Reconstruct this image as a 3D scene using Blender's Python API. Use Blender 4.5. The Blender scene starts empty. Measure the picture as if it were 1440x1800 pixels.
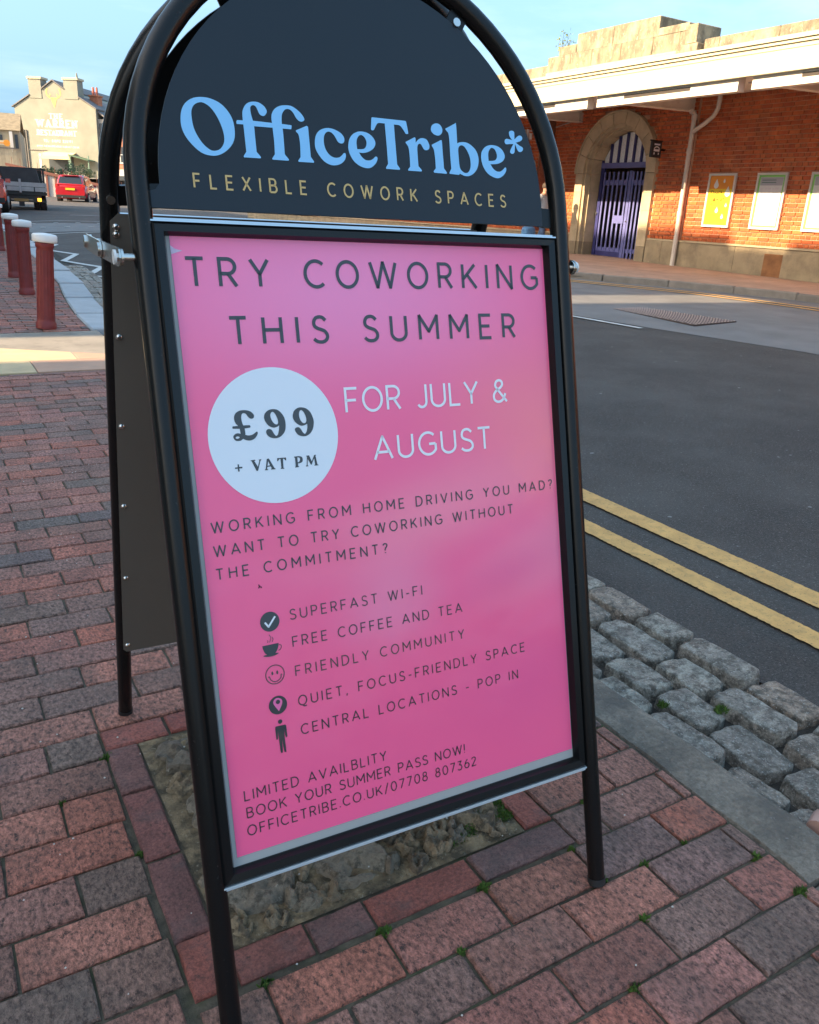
import bpy, math, random
from mathutils import Vector, Matrix, noise
random.seed(7)
C = bpy.context.scene.collection
R_ = math.radians
# ------------------------------------------------------------------ camera, sky, sun, exposure
cam = bpy.data.objects.new('camera', bpy.data.cameras.new('camera'))
C.objects.link(cam)
cam.data.sensor_fit = 'HORIZONTAL'; cam.data.sensor_width = 36; cam.data.lens = 36*1421.09/1440
cam.data.clip_start = .05; cam.data.clip_end = 3000
cr, cu, cf = (0.86371657,-0.50168365,0.04801798), (0.13561385,0.32312198,0.93659003), (0.48538757,0.80243642,-0.34712158)
CAMZ = 1.0578881
cam.matrix_world = Matrix(((cr[0],cu[0],-cf[0],0),(cr[1],cu[1],-cf[1],0),(cr[2],cu[2],-cf[2],CAMZ),(0,0,0,1)))
scn = bpy.context.scene
scn.camera = cam
SUN_EL = R_(26); TRAV = Vector((.9952, -.0985, 0)).normalized()
w = bpy.data.worlds.new('World'); scn.world = w; w.use_nodes = True
nt = w.node_tree; bg = nt.nodes['Background']
sky = nt.nodes.new('ShaderNodeTexSky'); sky.sky_type = 'NISHITA'; sky.sun_disc = False
sky.sun_elevation = SUN_EL; sky.sun_rotation = math.atan2(-TRAV.x, -TRAV.y)
sky.air_density = 1.0; sky.dust_density = 8.0; sky.ozone_density = .5
# thin high cloud wisps mixed into the sky itself
tc = nt.nodes.new('ShaderNodeTexCoord'); mp = nt.nodes.new('ShaderNodeMapping'); mp.inputs['Scale'].default_value = (1.2, 3.0, 9)
mp.inputs['Rotation'].default_value = (0, 0, R_(35))
nz = nt.nodes.new('ShaderNodeTexNoise'); nz.inputs['Scale'].default_value = 2.2; nz.inputs['Detail'].default_value = 9; nz.inputs['Roughness'].default_value = .58
rp = nt.nodes.new('ShaderNodeValToRGB'); rp.color_ramp.elements[0].position = .46; rp.color_ramp.elements[1].position = .8
rp.color_ramp.elements[1].color = (.35,.35,.35,1)
mx = nt.nodes.new('ShaderNodeMix'); mx.data_type = 'RGBA'; mx.inputs[7].default_value = (2.3, 2.7, 3.0, 1)
nt.links.new(tc.outputs['Generated'], mp.inputs[0]); nt.links.new(mp.outputs[0], nz.inputs[0]); nt.links.new(nz.outputs[0], rp.inputs[0])
ev = nt.nodes.new('ShaderNodeMix'); ev.data_type = 'RGBA'; ev.inputs[0].default_value = .55; ev.inputs[7].default_value = (.66, 1.62, 2.6, 1)   # even clear blue under the haze of the low sun
nt.links.new(sky.outputs[0], ev.inputs[6])
nt.links.new(rp.outputs[0], mx.inputs[0]); nt.links.new(ev.outputs[2], mx.inputs[6]); nt.links.new(mx.outputs[2], bg.inputs[0])
bg.inputs[1].default_value = .15
sl = bpy.data.lights.new('sun', 'SUN'); sl.energy = 4.0; sl.angle = R_(.53); sl.color = (1, .76, .48)
so = bpy.data.objects.new('sun', sl); C.objects.link(so)
dv = Vector((TRAV.x*math.cos(SUN_EL), TRAV.y*math.cos(SUN_EL), -math.sin(SUN_EL)))
so.rotation_euler = dv.to_track_quat('-Z', 'Y').to_euler(); so.location = (-20, 3, 20)
scn.view_settings.view_transform = 'Standard'; scn.view_settings.look = 'None'
scn.view_settings.exposure = 1.9; scn.view_settings.gamma = 1
scn.cycles.max_bounces = 6

# ------------------------------------------------------------------ helpers
def gz(X, Y):                      # the street rises very gently away from the viewer
    return .014*max(0, .51757*X + .85564*Y - 4)
class MB:
    def __init__(s): s.v = []; s.f = []; s.m = []; s.sm = []
    def add(s, vs, fs, smooth=False):
        o = len(s.v); s.v += [tuple(p) for p in vs]; s.f += [tuple(i+o for i in f) for f in fs]; s.sm += [smooth]*len(fs)
    def box(s, x0, x1, y0, y1, z0, z1):
        s.add([(x0,y0,z0),(x1,y0,z0),(x1,y1,z0),(x0,y1,z0),(x0,y0,z1),(x1,y0,z1),(x1,y1,z1),(x0,y1,z1)],
              [(0,3,2,1),(4,5,6,7),(0,1,5,4),(1,2,6,5),(2,3,7,6),(3,0,4,7)]); return s
    def bbox(s, x0, x1, y0, y1, z0, z1, b):      # chamfered top and vertical edges
        a = [(x0+b,y0),(x1-b,y0),(x1,y0+b),(x1,y1-b),(x1-b,y1),(x0+b,y1),(x0,y1-b),(x0,y0+b)]
        t = [(x0+1.6*b,y0+b),(x1-1.6*b,y0+b),(x1-b,y0+1.6*b),(x1-b,y1-1.6*b),(x1-1.6*b,y1-b),(x0+1.6*b,y1-b),(x0+b,y1-1.6*b),(x0+b,y0+1.6*b)]
        s.add([(p[0],p[1],z0) for p in a]+[(p[0],p[1],z1-b) for p in a]+[(p[0],p[1],z1) for p in t],
              [(i,(i+1)%8,8+(i+1)%8,8+i) for i in range(8)]+[(8+i,8+(i+1)%8,16+(i+1)%8,16+i) for i in range(8)]+[tuple(range(16,24))]); return s
    def tube(s, pts, r, n=12, closed=False, caps=True):
        pts = [Vector(p) for p in pts]; N = len(pts); up = None; rings = []
        for i in range(N):
            a = pts[(i-1) % N] if (closed or i) else pts[0]; b = pts[(i+1) % N] if (closed or i < N-1) else pts[-1]
            t = (b-a).normalized()
            if up is None: up = t.orthogonal().normalized()
            up = (up - t*up.dot(t)).normalized(); q = t.cross(up)
            rr = r[i] if isinstance(r, (list, tuple)) else r
            rings.append([pts[i] + rr*(math.cos(k*2*math.pi/n)*up + math.sin(k*2*math.pi/n)*q) for k in range(n)])
        vs = [p for rg in rings for p in rg]; fs = []
        for i in range(N if closed else N-1):
            j = (i+1) % N
            fs += [(i*n+k, i*n+(k+1)%n, j*n+(k+1)%n, j*n+k) for k in range(n)]
        s.add(vs, fs, True)
        if caps and not closed:
            s.add(rings[0], [tuple(reversed(range(n)))]); s.add(rings[-1], [tuple(range(n))])
        return s
    def cyl(s, c, r0, r1, h, n=16, ax='z', smooth=True):
        def P(a, rr, hh):
            x, y = rr*math.cos(a), rr*math.sin(a)
            return {'z':(c[0]+x,c[1]+y,c[2]+hh),'x':(c[0]+hh,c[1]+x,c[2]+y),'y':(c[0]+y,c[1]+hh,c[2]+x)}[ax]
        A = [2*math.pi*k/n for k in range(n)]
        s.add([P(a,r0,0) for a in A]+[P(a,r1,h) for a in A], [(k,(k+1)%n,n+(k+1)%n,n+k) for k in range(n)], smooth)
        s.add([P(a,r0,0) for a in A], [tuple(reversed(range(n)))]); s.add([P(a,r1,h) for a in A], [tuple(range(n))]); return s
    def lathe(s, c, prof, n=20, smooth=True):
        vs = [(c[0]+r*math.cos(2*math.pi*k/n), c[1]+r*math.sin(2*math.pi*k/n), c[2]+z) for r, z in prof for k in range(n)]
        fs = [(i*n+k, i*n+(k+1)%n, (i+1)*n+(k+1)%n, (i+1)*n+k) for i in range(len(prof)-1) for k in range(n)]
        s.add(vs, fs, smooth); s.add(vs[-n:], [tuple(range(n))]); return s
    def prism(s, poly, fn, d0, d1):              # poly in 2D, fn(a,b,d)->3D
        n = len(poly)
        s.add([fn(a,b,d0) for a,b in poly]+[fn(a,b,d1) for a,b in poly],
              [tuple(range(n)), tuple(reversed(range(n,2*n)))]+[(i,n+i,n+(i+1)%n,(i+1)%n) for i in range(n)]); return s
    def xf(s, M, start=0):
        s.v = s.v[:start]+[tuple(M @ Vector(p)) for p in s.v[start:]]; return s
    def build(s, name, mat, parent=None, loc=(0,0,0)):
        me = bpy.data.meshes.new(name); me.from_pydata(s.v, [], s.f); me.update()
        me.polygons.foreach_set('use_smooth', s.sm); me.materials.append(mat)
        import bmesh
        bm = bmesh.new(); bm.from_mesh(me); bmesh.ops.recalc_face_normals(bm, faces=bm.faces); bm.to_mesh(me); bm.free()
        return mk(name, me, parent, loc)
def mk(name, me, parent=None, loc=(0,0,0)):
    o = bpy.data.objects.new(name, me); C.objects.link(o)
    if parent: o.parent = parent
    o.location = loc; return o
def tag(o, label=None, cat=None, group=None, kind=None):
    if label: o['label'] = label
    if cat: o['category'] = cat
    if group: o['group'] = group
    if kind: o['kind'] = kind
    return o
def thing(name, label, cat, loc=(0,0,0), rz=0, group=None):
    o = mk(name, None, None, loc); o.rotation_euler = (0,0,rz); o.empty_display_size = .2
    return tag(o, label, cat, group)
def copy_tree(o, parent=None):
    c = o.copy(); C.objects.link(c); c.parent = parent
    for ch in list(o.children): copy_tree(ch, c)
    return c
_m = {}
def M(name, col, rough=.6, metal=0, var=0, vs=4, bump=0, bs=60, spots=None, coat=0, rnd=0, spec=.5, bd=.01, stretch=(1,1,1), dirt=None, trans=0, emit=None, fine=None):
    """principled with world-position noise: var = tone variation, bump = relief, rnd = tone per object/island"""
    if name in _m: return _m[name]
    m = bpy.data.materials.new(name); m.use_nodes = True; n = m.node_tree.nodes; L = m.node_tree.links
    p = n['Principled BSDF']; p.inputs['Roughness'].default_value = rough; p.inputs['Metallic'].default_value = metal
    p.inputs['Coat Weight'].default_value = coat; p.inputs['Specular IOR Level'].default_value = spec
    p.inputs['Base Color'].default_value = (*col, 1)
    if trans: p.inputs['Transmission Weight'].default_value = trans
    if emit: p.inputs['Emission Color'].default_value = (*col, 1); p.inputs['Emission Strength'].default_value = emit
    g = n.new('ShaderNodeNewGeometry'); mpn = n.new('ShaderNodeMapping'); mpn.inputs['Scale'].default_value = stretch
    L.new(g.outputs['Position'], mpn.inputs[0]); pos = mpn.outputs[0]
    def noise_(sc, det=4, ro=.55):
        t = n.new('ShaderNodeTexNoise'); t.inputs['Scale'].default_value = sc; t.inputs['Detail'].default_value = det; t.inputs['Roughness'].default_value = ro
        L.new(pos, t.inputs[0]); return t.outputs[0]
    def ramp(src, a, b, ca, cb):
        r = n.new('ShaderNodeValToRGB'); r.color_ramp.elements[0].position = a; r.color_ramp.elements[1].position = b
        r.color_ramp.elements[0].color = (*ca,1); r.color_ramp.elements[1].color = (*cb,1); L.new(src, r.inputs[0]); return r.outputs[0]
    def mix(a, b, f, mode='MIX'):
        x = n.new('ShaderNodeMix'); x.data_type = 'RGBA'; x.blend_type = mode
        for sock, val in ((x.inputs[0], f), (x.inputs[6], a), (x.inputs[7], b)):
            if hasattr(val, 'is_linked') or isinstance(val, bpy.types.NodeSocket): L.new(val, sock)
            else: sock.default_value = val if not isinstance(val, tuple) else (*val, 1)
        return x.outputs[2]
    cur = tuple(col)
    if rnd:
        oi = n.new('ShaderNodeObjectInfo'); ad = n.new('ShaderNodeMath'); ad.operation = 'ADD'
        L.new(oi.outputs['Random'], ad.inputs[0]); L.new(g.outputs['Random Per Island'], ad.inputs[1])
        fr = n.new('ShaderNodeMath'); fr.operation = 'FRACT'; L.new(ad.outputs[0], fr.inputs[0])
        if isinstance(rnd, list):
            r = n.new('ShaderNodeValToRGB'); r.color_ramp.interpolation = 'LINEAR'
            el = r.color_ramp.elements
            el[0].position = 0; el[0].color = (*rnd[0],1); el[1].position = 1; el[1].color = (*rnd[-1],1)
            for i, cc in enumerate(rnd[1:-1]): e = el.new((i+1)/(len(rnd)-1)); e.color = (*cc,1)
            L.new(fr.outputs[0], r.inputs[0]); cur = r.outputs[0]
        else: cur = mix(cur, ramp(fr.outputs[0], 0, 1, (1-rnd,)*3, (1+rnd,)*3), 1.0, 'MULTIPLY')
    if var:
        cur = mix(cur, ramp(noise_(vs), .3, .7, (1-var,)*3, (1+var*.6,)*3), 1.0, 'MULTIPLY')
    if fine:                      # (amount, scale) grain
        cur = mix(cur, ramp(noise_(fine[1], 5, .8), .38, .62, (1-fine[0],)*3, (1+fine[0]*.8,)*3), 1.0, 'MULTIPLY')
    if dirt:                      # (colour, scale, low, high) blotches of grime
        cur = mix(cur, dirt[0], ramp(noise_(dirt[1], 6, .65), dirt[2], dirt[3], (0,0,0), (dirt[4] if len(dirt)>4 else 1,)*3))
    if spots:                     # (colour, scale, low, high)
        cur = mix(cur, spots[0], ramp(noise_(spots[1], *(spots[4:6] or (3, .7))), spots[2], spots[3], (0,0,0), (1,1,1)))
    if not isinstance(cur, tuple): L.new(cur, p.inputs['Base Color'])
    if bump:
        b = n.new('ShaderNodeBump'); b.inputs['Strength'].default_value = bump; b.inputs['Distance'].default_value = bd
        L.new(noise_(bs, 6, .65), b.inputs['Height']); L.new(b.outputs[0], p.inputs['Normal'])
    _m[name] = m; return m
# ------------------------------------------------------------------ materials of the ground
PAVE = [(.50,.165,.105),(.27,.145,.11),(.52,.20,.135),(.195,.145,.12),(.46,.185,.13),(.16,.13,.12),(.50,.16,.10),(.225,.15,.115),(.45,.19,.145),(.38,.13,.09)]
m_pav = M('paver_clay', (.2,.08,.07), .72, rnd=PAVE, var=.28, vs=9, dirt=((.14,.11,.09),5,.50,.76,.7), spots=((.05,.028,.022),95,.515,.60,10,.84), bump=1, bs=90, bd=.014, stretch=(1,.62,1), fine=(.55,130))
m_edge = M('paver_edging', (.28,.07,.05), .7, rnd=[(.34,.075,.05),(.13,.10,.095),(.29,.085,.06),(.38,.12,.09)], var=.3, vs=14, dirt=((.09,.075,.07),9,.52,.72,.8), spots=((.05,.025,.02),60,.54,.66,10,.82), bump=1, bs=110, bd=.008, fine=(.4,170))
m_joint = M('joint_dirt', (.115,.092,.062), .95, var=.5, vs=40, dirt=((.07,.085,.03),6,.52,.68,.8), bump=1, bs=200, bd=.006)
m_asph = M('asphalt', (.050,.042,.036), .85, var=.2, vs=1.3, spots=((.27,.25,.225),120,.57,.64,7,.85), dirt=((.095,.086,.076),1.4,.42,.78,.7), bump=1, bs=200, fine=(.55,130), bd=.004)
m_asph2 = M('asphalt_worn', (.16,.155,.15), .8, var=.2, vs=2.2, spots=((.17,.17,.17),300,.6,.7), bump=.6, bs=260, bd=.004)
m_conc = M('concrete', (.27,.235,.19), .85, var=.22, vs=2, dirt=((.14,.12,.10),7,.5,.7,.6), bump=.4, bs=120, bd=.004)
m_kerb = M('kerb_stone', (.24,.195,.15), .85, rnd=.1, var=.4, vs=7, dirt=((.10,.085,.07),9,.44,.66,.85), spots=((.30,.28,.25),110,.58,.68,8,.8), bump=1, bs=45, bd=.012, fine=(.3,90))
m_kerb2 = M('kerb_granite', (.40,.41,.42), .75, rnd=.1, var=.12, vs=6, spots=((.25,.25,.26),200,.55,.7), bump=.4, bs=80)
m_sett = M('granite_sett', (.3,.3,.3), .6, rnd=[(.37,.325,.27),(.44,.395,.32),(.31,.275,.23),(.44,.32,.23)], var=.5, vs=30, dirt=((.10,.085,.065),38,.46,.60,.9), spots=((.66,.63,.58),150,.56,.66,6,.8), bump=1, bs=95, bd=.02, fine=(.35,170))
m_gut = M('gutter_dirt', (.05,.042,.034), .95, var=.4, vs=30, bump=1, bs=120, bd=.01, spots=((.14,.13,.12),260,.64,.72))
m_yel = M('yellow_paint', (.66,.37,.12), .8, var=.18, vs=12, dirt=((.36,.23,.09),30,.5,.7,.6), spots=((.075,.065,.05),85,.57,.66,8,.8), bump=.7, bs=300, bd=.003)
m_wht = M('white_paint', (.55,.55,.53), .75, var=.15, vs=10, spots=((.12,.12,.12),90,.60,.72))
m_fpav = M('far_paving', (.38,.25,.18), .85, var=.2, vs=2, dirt=((.2,.15,.12),5,.5,.7,.6))
m_green = M('moss_green', (.075,.14,.02), .9, var=.5, vs=90)
m_mort = M('rubble_mortar', (.29,.205,.115), .9, var=.5, vs=30, dirt=((.06,.047,.028),24,.44,.60,.9), spots=((.33,.28,.2),120,.60,.72), bump=1, bs=70, bd=.015)
m_rub = M('rubble_stone', (.16,.145,.12), .68, rnd=[(.33,.24,.15),(.44,.32,.19),(.34,.28,.21),(.21,.15,.095),(.52,.38,.23),(.28,.24,.19)], var=.6, vs=34, dirt=((.06,.048,.033),34,.46,.6,.9), bump=1, bs=60, bd=.016, spots=((.48,.42,.33),60,.60,.68,8,.8))
m_grit = M('pale_grit', (.6,.56,.5), .8)

# ------------------------------------------------------------------ ground sheets (each a few mm above the one below)
def road_z(X, Y):
    t = min(1, max(0, (X-2)/2.2)); t = t*t*(3-2*t)
    e = min(1, max(0, (X-30)/10))
    return gz(X, Y) - .075*(1-t)
def sheet(name, mat, x0, x1, y0, y1, dz, step=.5, zf=gz, parent=None, kind='structure', xf=None):
    b = MB(); nx = max(1, int((x1-x0)/step)); ny = max(1, int((y1-y0)/step)); vs = []
    for j in range(ny+1):
        for i in range(nx+1):
            y = y0+(y1-y0)*j/ny; u = i/nx
            x = (x0+(x1-x0)*u) if not xf else xf(u, y)
            vs.append((x, y, zf(x, y)+dz))
    b.add(vs, [(j*(nx+1)+i, j*(nx+1)+i+1, (j+1)*(nx+1)+i+1, (j+1)*(nx+1)+i) for j in range(ny) for i in range(nx)], True)
    o = b.build(name, mat, parent)
    if kind: tag(o, kind=kind)
    return o
sheet('ground', M('far_ground', (.30,.27,.23), .9, var=.3, vs=.2), -300, 500, -120, 700, -.45, 10)
lerp = lambda a, b, t: a+(b-a)*t
def pl(P, y):                                   # piecewise-linear x(y)
    if y <= P[0][1]: return P[0][0]
    for (xa, ya), (xb, yb) in zip(P, P[1:]):
        if y <= yb: return lerp(xa, xb, (y-ya)/(yb-ya))
    return P[-1][0]
FK = [(11.2,-12),(11.2,7.3),(10.7,8.9),(9.5,10.8),(9.0,13),(9.3,18),(10.2,26),(11,60)]    # far kerb line
GUT = [(1.83,-12),(1.83,6),(1.75,8.5),(1.98,10.5),(2.12,14),(2.3,20),(2.4,60)]
def strip_sheet(name, mat, xa, xb, ys, dz, n=40, zf=road_z, kind='structure', parent=None):
    b = MB(); vs = []
    for y in ys:
        for i in range(n+1):
            x = lerp(xa(y), xb(y), i/n); vs.append((x, y, zf(x, y)+dz))
    m = n+1
    b.add(vs, [(j*m+i, j*m+i+1, (j+1)*m+i+1, (j+1)*m+i) for j in range(len(ys)-1) for i in range(n)], True)
    o = b.build(name, mat, parent)
    if kind: tag(o, kind=kind)
    return o
YS = [-12+.5*i for i in range(60)]+[18+2*i for i in range(50)]
strip_sheet('road', m_asph, lambda y: pl(GUT, y)-.03, lambda y: 11.25 if y < 34 else 60, YS, 0, 80)
strip_sheet('road_side', m_asph, lambda y: -60, lambda y: pl(GUT, y)-.03, [30+2*i for i in range(40)], 0, 30)
# older, paler surfacing of the far lane
PB = [(6.95,-12),(6.9,2),(6.83,4.4),(6.42,6.0),(6.24,6.95),(6.1,9),(6.0,14),(5.9,20)]
strip_sheet('road_patch', m_asph2, lambda y: pl(PB, y), lambda y: pl(FK, y)+.02, [-12+.5*i for i in range(65)], .004, 30)
strip_sheet('crossing_band', m_asph2, lambda y: 2.5, lambda y: 9.2, [22.4,23,24,25,26,26.6], .004, 30)

def road_line(name, pts, wd, mat, rag=.003, dz=.008, step=.05):
    """painted line along a path with slightly ragged edges"""
    b = MB(); P = []
    for (xa, ya), (xb, yb) in zip(pts, pts[1:]):
        n = max(1, int(math.hypot(xb-xa, yb-ya)/step))
        P += [(lerp(xa,xb,i/n), lerp(ya,yb,i/n)) for i in range(n)]
    P.append(pts[-1]); vs = []
    for i, (x, y) in enumerate(P):
        a = P[max(0,i-1)]; c = P[min(len(P)-1,i+1)]; dx, dy = c[0]-a[0], c[1]-a[1]; l = math.hypot(dx, dy); nx, ny = -dy/l, dx/l
        for s_ in (-1, 1):
            h = wd/2+random.uniform(-rag, rag); X, Y = x+nx*h*s_, y+ny*h*s_
            vs.append((X, Y, road_z(X, Y)+dz))
    b.add(vs, [(2*i, 2*i+2, 2*i+3, 2*i+1) for i in range(len(P)-1)])
    return tag(b.build(name, mat), kind='structure')
road_line('yellow_line', [(2.147,-6),(2.147,1.4),(2.14,3),(2.12,6),(2.1,9),(2.12,11)], .092, m_yel, .0022, step=.009)
road_line('yellow_line', [(2.395,-6),(2.39,1.4),(2.38,3),(2.34,6),(2.3,9),(2.28,10)], .100, m_yel, .0022, step=.009)
road_line('white_line', [(6.27,6.01),(6.13,6.94),(6.05,7.8)], .07, m_wht, dz=.01)
road_line('far_yellow_line', [(10.15,-6),(10.15,7),(9.9,8.6),(9.0,10.5),(8.6,12)], .08, m_yel, dz=.012)
road_line('far_yellow_line', [(10.4,-6),(10.4,7),(10.15,8.7),(9.22,10.6),(8.8,12)], .08, m_yel, dz=.012)
road_line('zigzag_line', [(2.06,19.4),(2.46,18.2),(2.06,17.0),(2.45,15.8),(2.05,14.5),(2.42,13.35),(2.02,12.2),(2.45,11.6)], .10, m_wht)
road_line('white_line', [(2.5,21.6),(9,23.2)], .12, m_wht)
road_line('white_line', [(2.5,27.6),(9,29)], .10, m_wht)
road_line('white_line', [(5,33),(9,34)], .10, m_wht)
ORD = ['first','second','third','fourth','fifth','sixth','seventh','eighth','ninth']
for k in range(9):                               # crossing studs
    for yy in (24.2, 26.2):
        x = 3+k*.62; b = MB().box(x-.06, x+.06, yy+.25*k*.62-.06, yy+.25*k*.62+.06, 0, .015)
        tag(b.build('crossing_stud', m_wht, None, (0,0,road_z(x, yy)+.01)), 'flat white stud in the %s row across the crossing, %s from the near kerb' % ('nearer' if yy < 25 else 'farther', ORD[k]), 'road stud', 'studs across the road at the crossing')
# inspection cover with raised dots, sunk in the paler lane
dr = thing('drain_cover', 'rust brown inspection cover with rows of raised dots set flush in the grey far lane', 'drain cover', (7.45, 6.7, road_z(7.45,6.7)+.006))
m_iron = M('worn_iron', (.085,.060,.052), .7, .2, var=.25, vs=20); m_iron2 = M('polished_iron', (.42,.32,.28), .5)
cvr = [(-.28,.69),(.31,.76),(.44,-.57),(-.44,-.72)]
def tri_(name, P):
    b = MB(); b.prism(P, lambda a, c, d: (a, c, d), -.01, .006); b.build(name, m_iron, dr)
A, B_, D_, E_ = [Vector(p) for p in cvr]
mid1, mid2 = (A+E_)/2, (B_+D_)/2
for q in ([A,B_,mid2],[A,mid2,mid1],[mid1,mid2,D_],[mid1,D_,E_]):
    cc = sum(q, Vector((0,0)))/3; tri_('plate', [tuple(cc+(p-cc)*.965) for p in q])
b = MB()
for i in range(13):
    for j in range(24):
        u, v = (i+.5+(j%2)*.5)/13.5, (j+.5)/24; P = A.lerp(B_, u).lerp(E_.lerp(D_, u), v)
        b.cyl((P.x, P.y, .005), .012, .009, .006, 6)
tag(b.build('raised_dots', m_iron2, dr), kind='stuff')

# ------------------------------------------------------------------ near pavement
pav = sheet('pavement', m_joint, -2.6, 1.2, -3, 5.46, -.0062, .2)
tag(pav, kind='structure')
def fbm(p, s): return noise.fractal(Vector(p)*s, 1.0, 2.0, 4)
def paver_mesh(k, L=.2, Wd=.1, soft=.0035):
    rr = random.Random(k); b = MB(); h = .012
    def pt(x, y, z): return (x+rr.uniform(-.0012,.0012), y+rr.uniform(-.0012,.0012), z+rr.uniform(-.0004,.0004))
    nx, ny = 4, 2; vs = []; ring = []
    xs = [lerp(-L/2+.003, L/2-.003, i/nx) for i in range(nx+1)]; ys = [lerp(-Wd/2+.003, Wd/2-.003, j/ny) for j in range(ny+1)]
    border = [(x, ys[0]) for x in xs]+[(xs[-1], y) for y in ys[1:]]+[(x, ys[-1]) for x in reversed(xs[:-1])]+[(xs[0], y) for y in reversed(ys[1:-1])]
    n = len(border)
    low = [pt(x, y, -h) for x, y in border]; up = [pt(x, y, -soft) for x, y in border]
    q = 1-2*soft/L; q2 = 1-2*soft/Wd
    top = [pt(x*q, y*q2, 0) for x, y in border]
    b.add(low+up+top+[(0,0,.0006)], [(i,(i+1)%n,n+(i+1)%n,n+i) for i in range(n)], False)
    o = 0
    b.f += [(n+i,n+(i+1)%n,2*n+(i+1)%n,2*n+i) for i in range(n)]+[(2*n+i,2*n+(i+1)%n,3*n) for i in range(n)]
    b.sm += [False]*(2*n); return b
PV = [paver_mesh(k) for k in range(8)]
def to_me(b, name, mat):
    o = b.build(name, mat); me = o.data; bpy.data.objects.remove(o); return me
PVM = [to_me(b, 'paver', m_pav) for b in PV]
EDM = [to_me(paver_mesh(20+k, .2, .065, .004), 'edging_brick', m_edge) for k in range(5)]
placed = []                                     # (x, y, w, l, rot)
def clip_add(x0, x1, y0, y1, X0, X1, Y0=-9, Y1=99):
    x0, x1, y0, y1 = max(x0,X0), min(x1,X1), max(y0,Y0), min(y1,Y1)
    if x1-x0 < .022 or y1-y0 < .022: return
    placed.append(((x0+x1)/2, (y0+y1)/2, x1-x0-.005, y1-y0-.0055))
PL, PW = .2, .0962
def field(y_lo, y_hi, base, X0, X1, jo, pitch, parity=0, Lp=.2):
    k0 = math.floor((y_lo-base)/pitch)-1
    for k in range(k0, int((y_hi-base)/pitch)+2):
        y0 = base+k*pitch; y1 = y0+pitch
        if y1 < y_lo+.03 or y0 > y_hi-.03: continue
        j = jo+(0 if (k+parity) % 2 == 0 else Lp/2)+.05*max(0, y0-1.4)+random.uniform(-.008,.008)
        i0 = math.floor((X0-j)/Lp)-1
        for i in range(i0, i0+int((X1-X0)/Lp)+4):
            clip_add(j+i*Lp, j+(i+1)*Lp, y0, y1, X0, X1, y_lo, y_hi)
YT = 1.453+.0962
field(-.3, YT, .876, -2.2, .196, .088, .0962, 0)                 # left of the edged patch
field(YT, 5.45, .876, -2.2, 1.195, .095, .0962, 0)                 # behind it
field(-.3, .827, 1.0, .197, 1.195, .97, .0865, 0, .194)           # in front
field(.827, YT, 1.0, .897, 1.195, .97, .0865, 0, .194)            # right of it
placed.sort(key=lambda p: (p[0]-.0)**2+(p[1])**2)
def inview(x, y):
    v = Vector((x, y, -CAMZ)); d = v.dot(Vector(cf)); 
    if d <= .1: return False
    px = 720+1421*v.dot(Vector(cr))/d; py = 900-1421*v.dot(Vector(cu))/d
    return -60 < px < 1500 and py < 1900
near = [p for p in placed if inview(p[0], p[1])]
nset = set(near[:296])
rest = MB()
for p in placed:
    k = random.randrange(8); dz = gz(p[0], p[1])+random.uniform(-.0022,.0018); rz = random.uniform(-.012,.012); flip = random.choice((0, math.pi))
    S = Matrix.Translation((p[0], p[1], dz)) @ Matrix.Rotation(rz+flip, 4, 'Z') @ Matrix.Rotation(random.uniform(-.006,.006), 4, 'X') @ Matrix.Diagonal((p[2]/.194, p[3]/.094, 1, 1))
    if p in nset:
        o = mk('paver', PVM[k], pav); o.matrix_local = S
    else:
        st = len(rest.v); rest.add(PV[k].v, PV[k].f); rest.xf(S, st)
tag(rest.build('pavers', m_pav, pav), kind='stuff')
# edging bricks on edge round the rubble patch
def edging(x0, x1, y0, y1, k):
    along_y = (y1-y0) > (x1-x0)
    o = mk('edging_brick', EDM[k % 5], pav)
    L, Wd = (y1-y0, x1-x0) if along_y else (x1-x0, y1-y0)
    o.matrix_local = Matrix.Translation(((x0+x1)/2, (y0+y1)/2, random.uniform(-.001,.003))) @ Matrix.Rotation((math.pi/2 if along_y else 0)+random.uniform(-.01,.01), 4, 'Z') @ Matrix.Diagonal(((L-.006)/.194, (Wd-.005)/.059, 1, 1))
for k, (a, c_) in enumerate([(.842,.952),(.952,1.137),(1.137,1.325),(1.325,1.478)]): edging(.197, .262, a, c_, k+2)
for k, (a, c_, yy) in enumerate([(.262,.385,.838),(.385,.488,.836),(.488,.692,.835),(.692,.897,.834)]): edging(a, c_, yy, yy+.064, k)
for k, (a, c_) in enumerate([(.902,1.035),(1.035,1.235),(1.235,1.43),(1.43,1.549)]): edging(.832, .897, a, c_, k+1)
for k, (a, c_) in enumerate([(.197,.33),(.33,.53),(.53,.73),(.73,.832)]): edging(a, c_, 1.478, 1.549, k+3)
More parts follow.
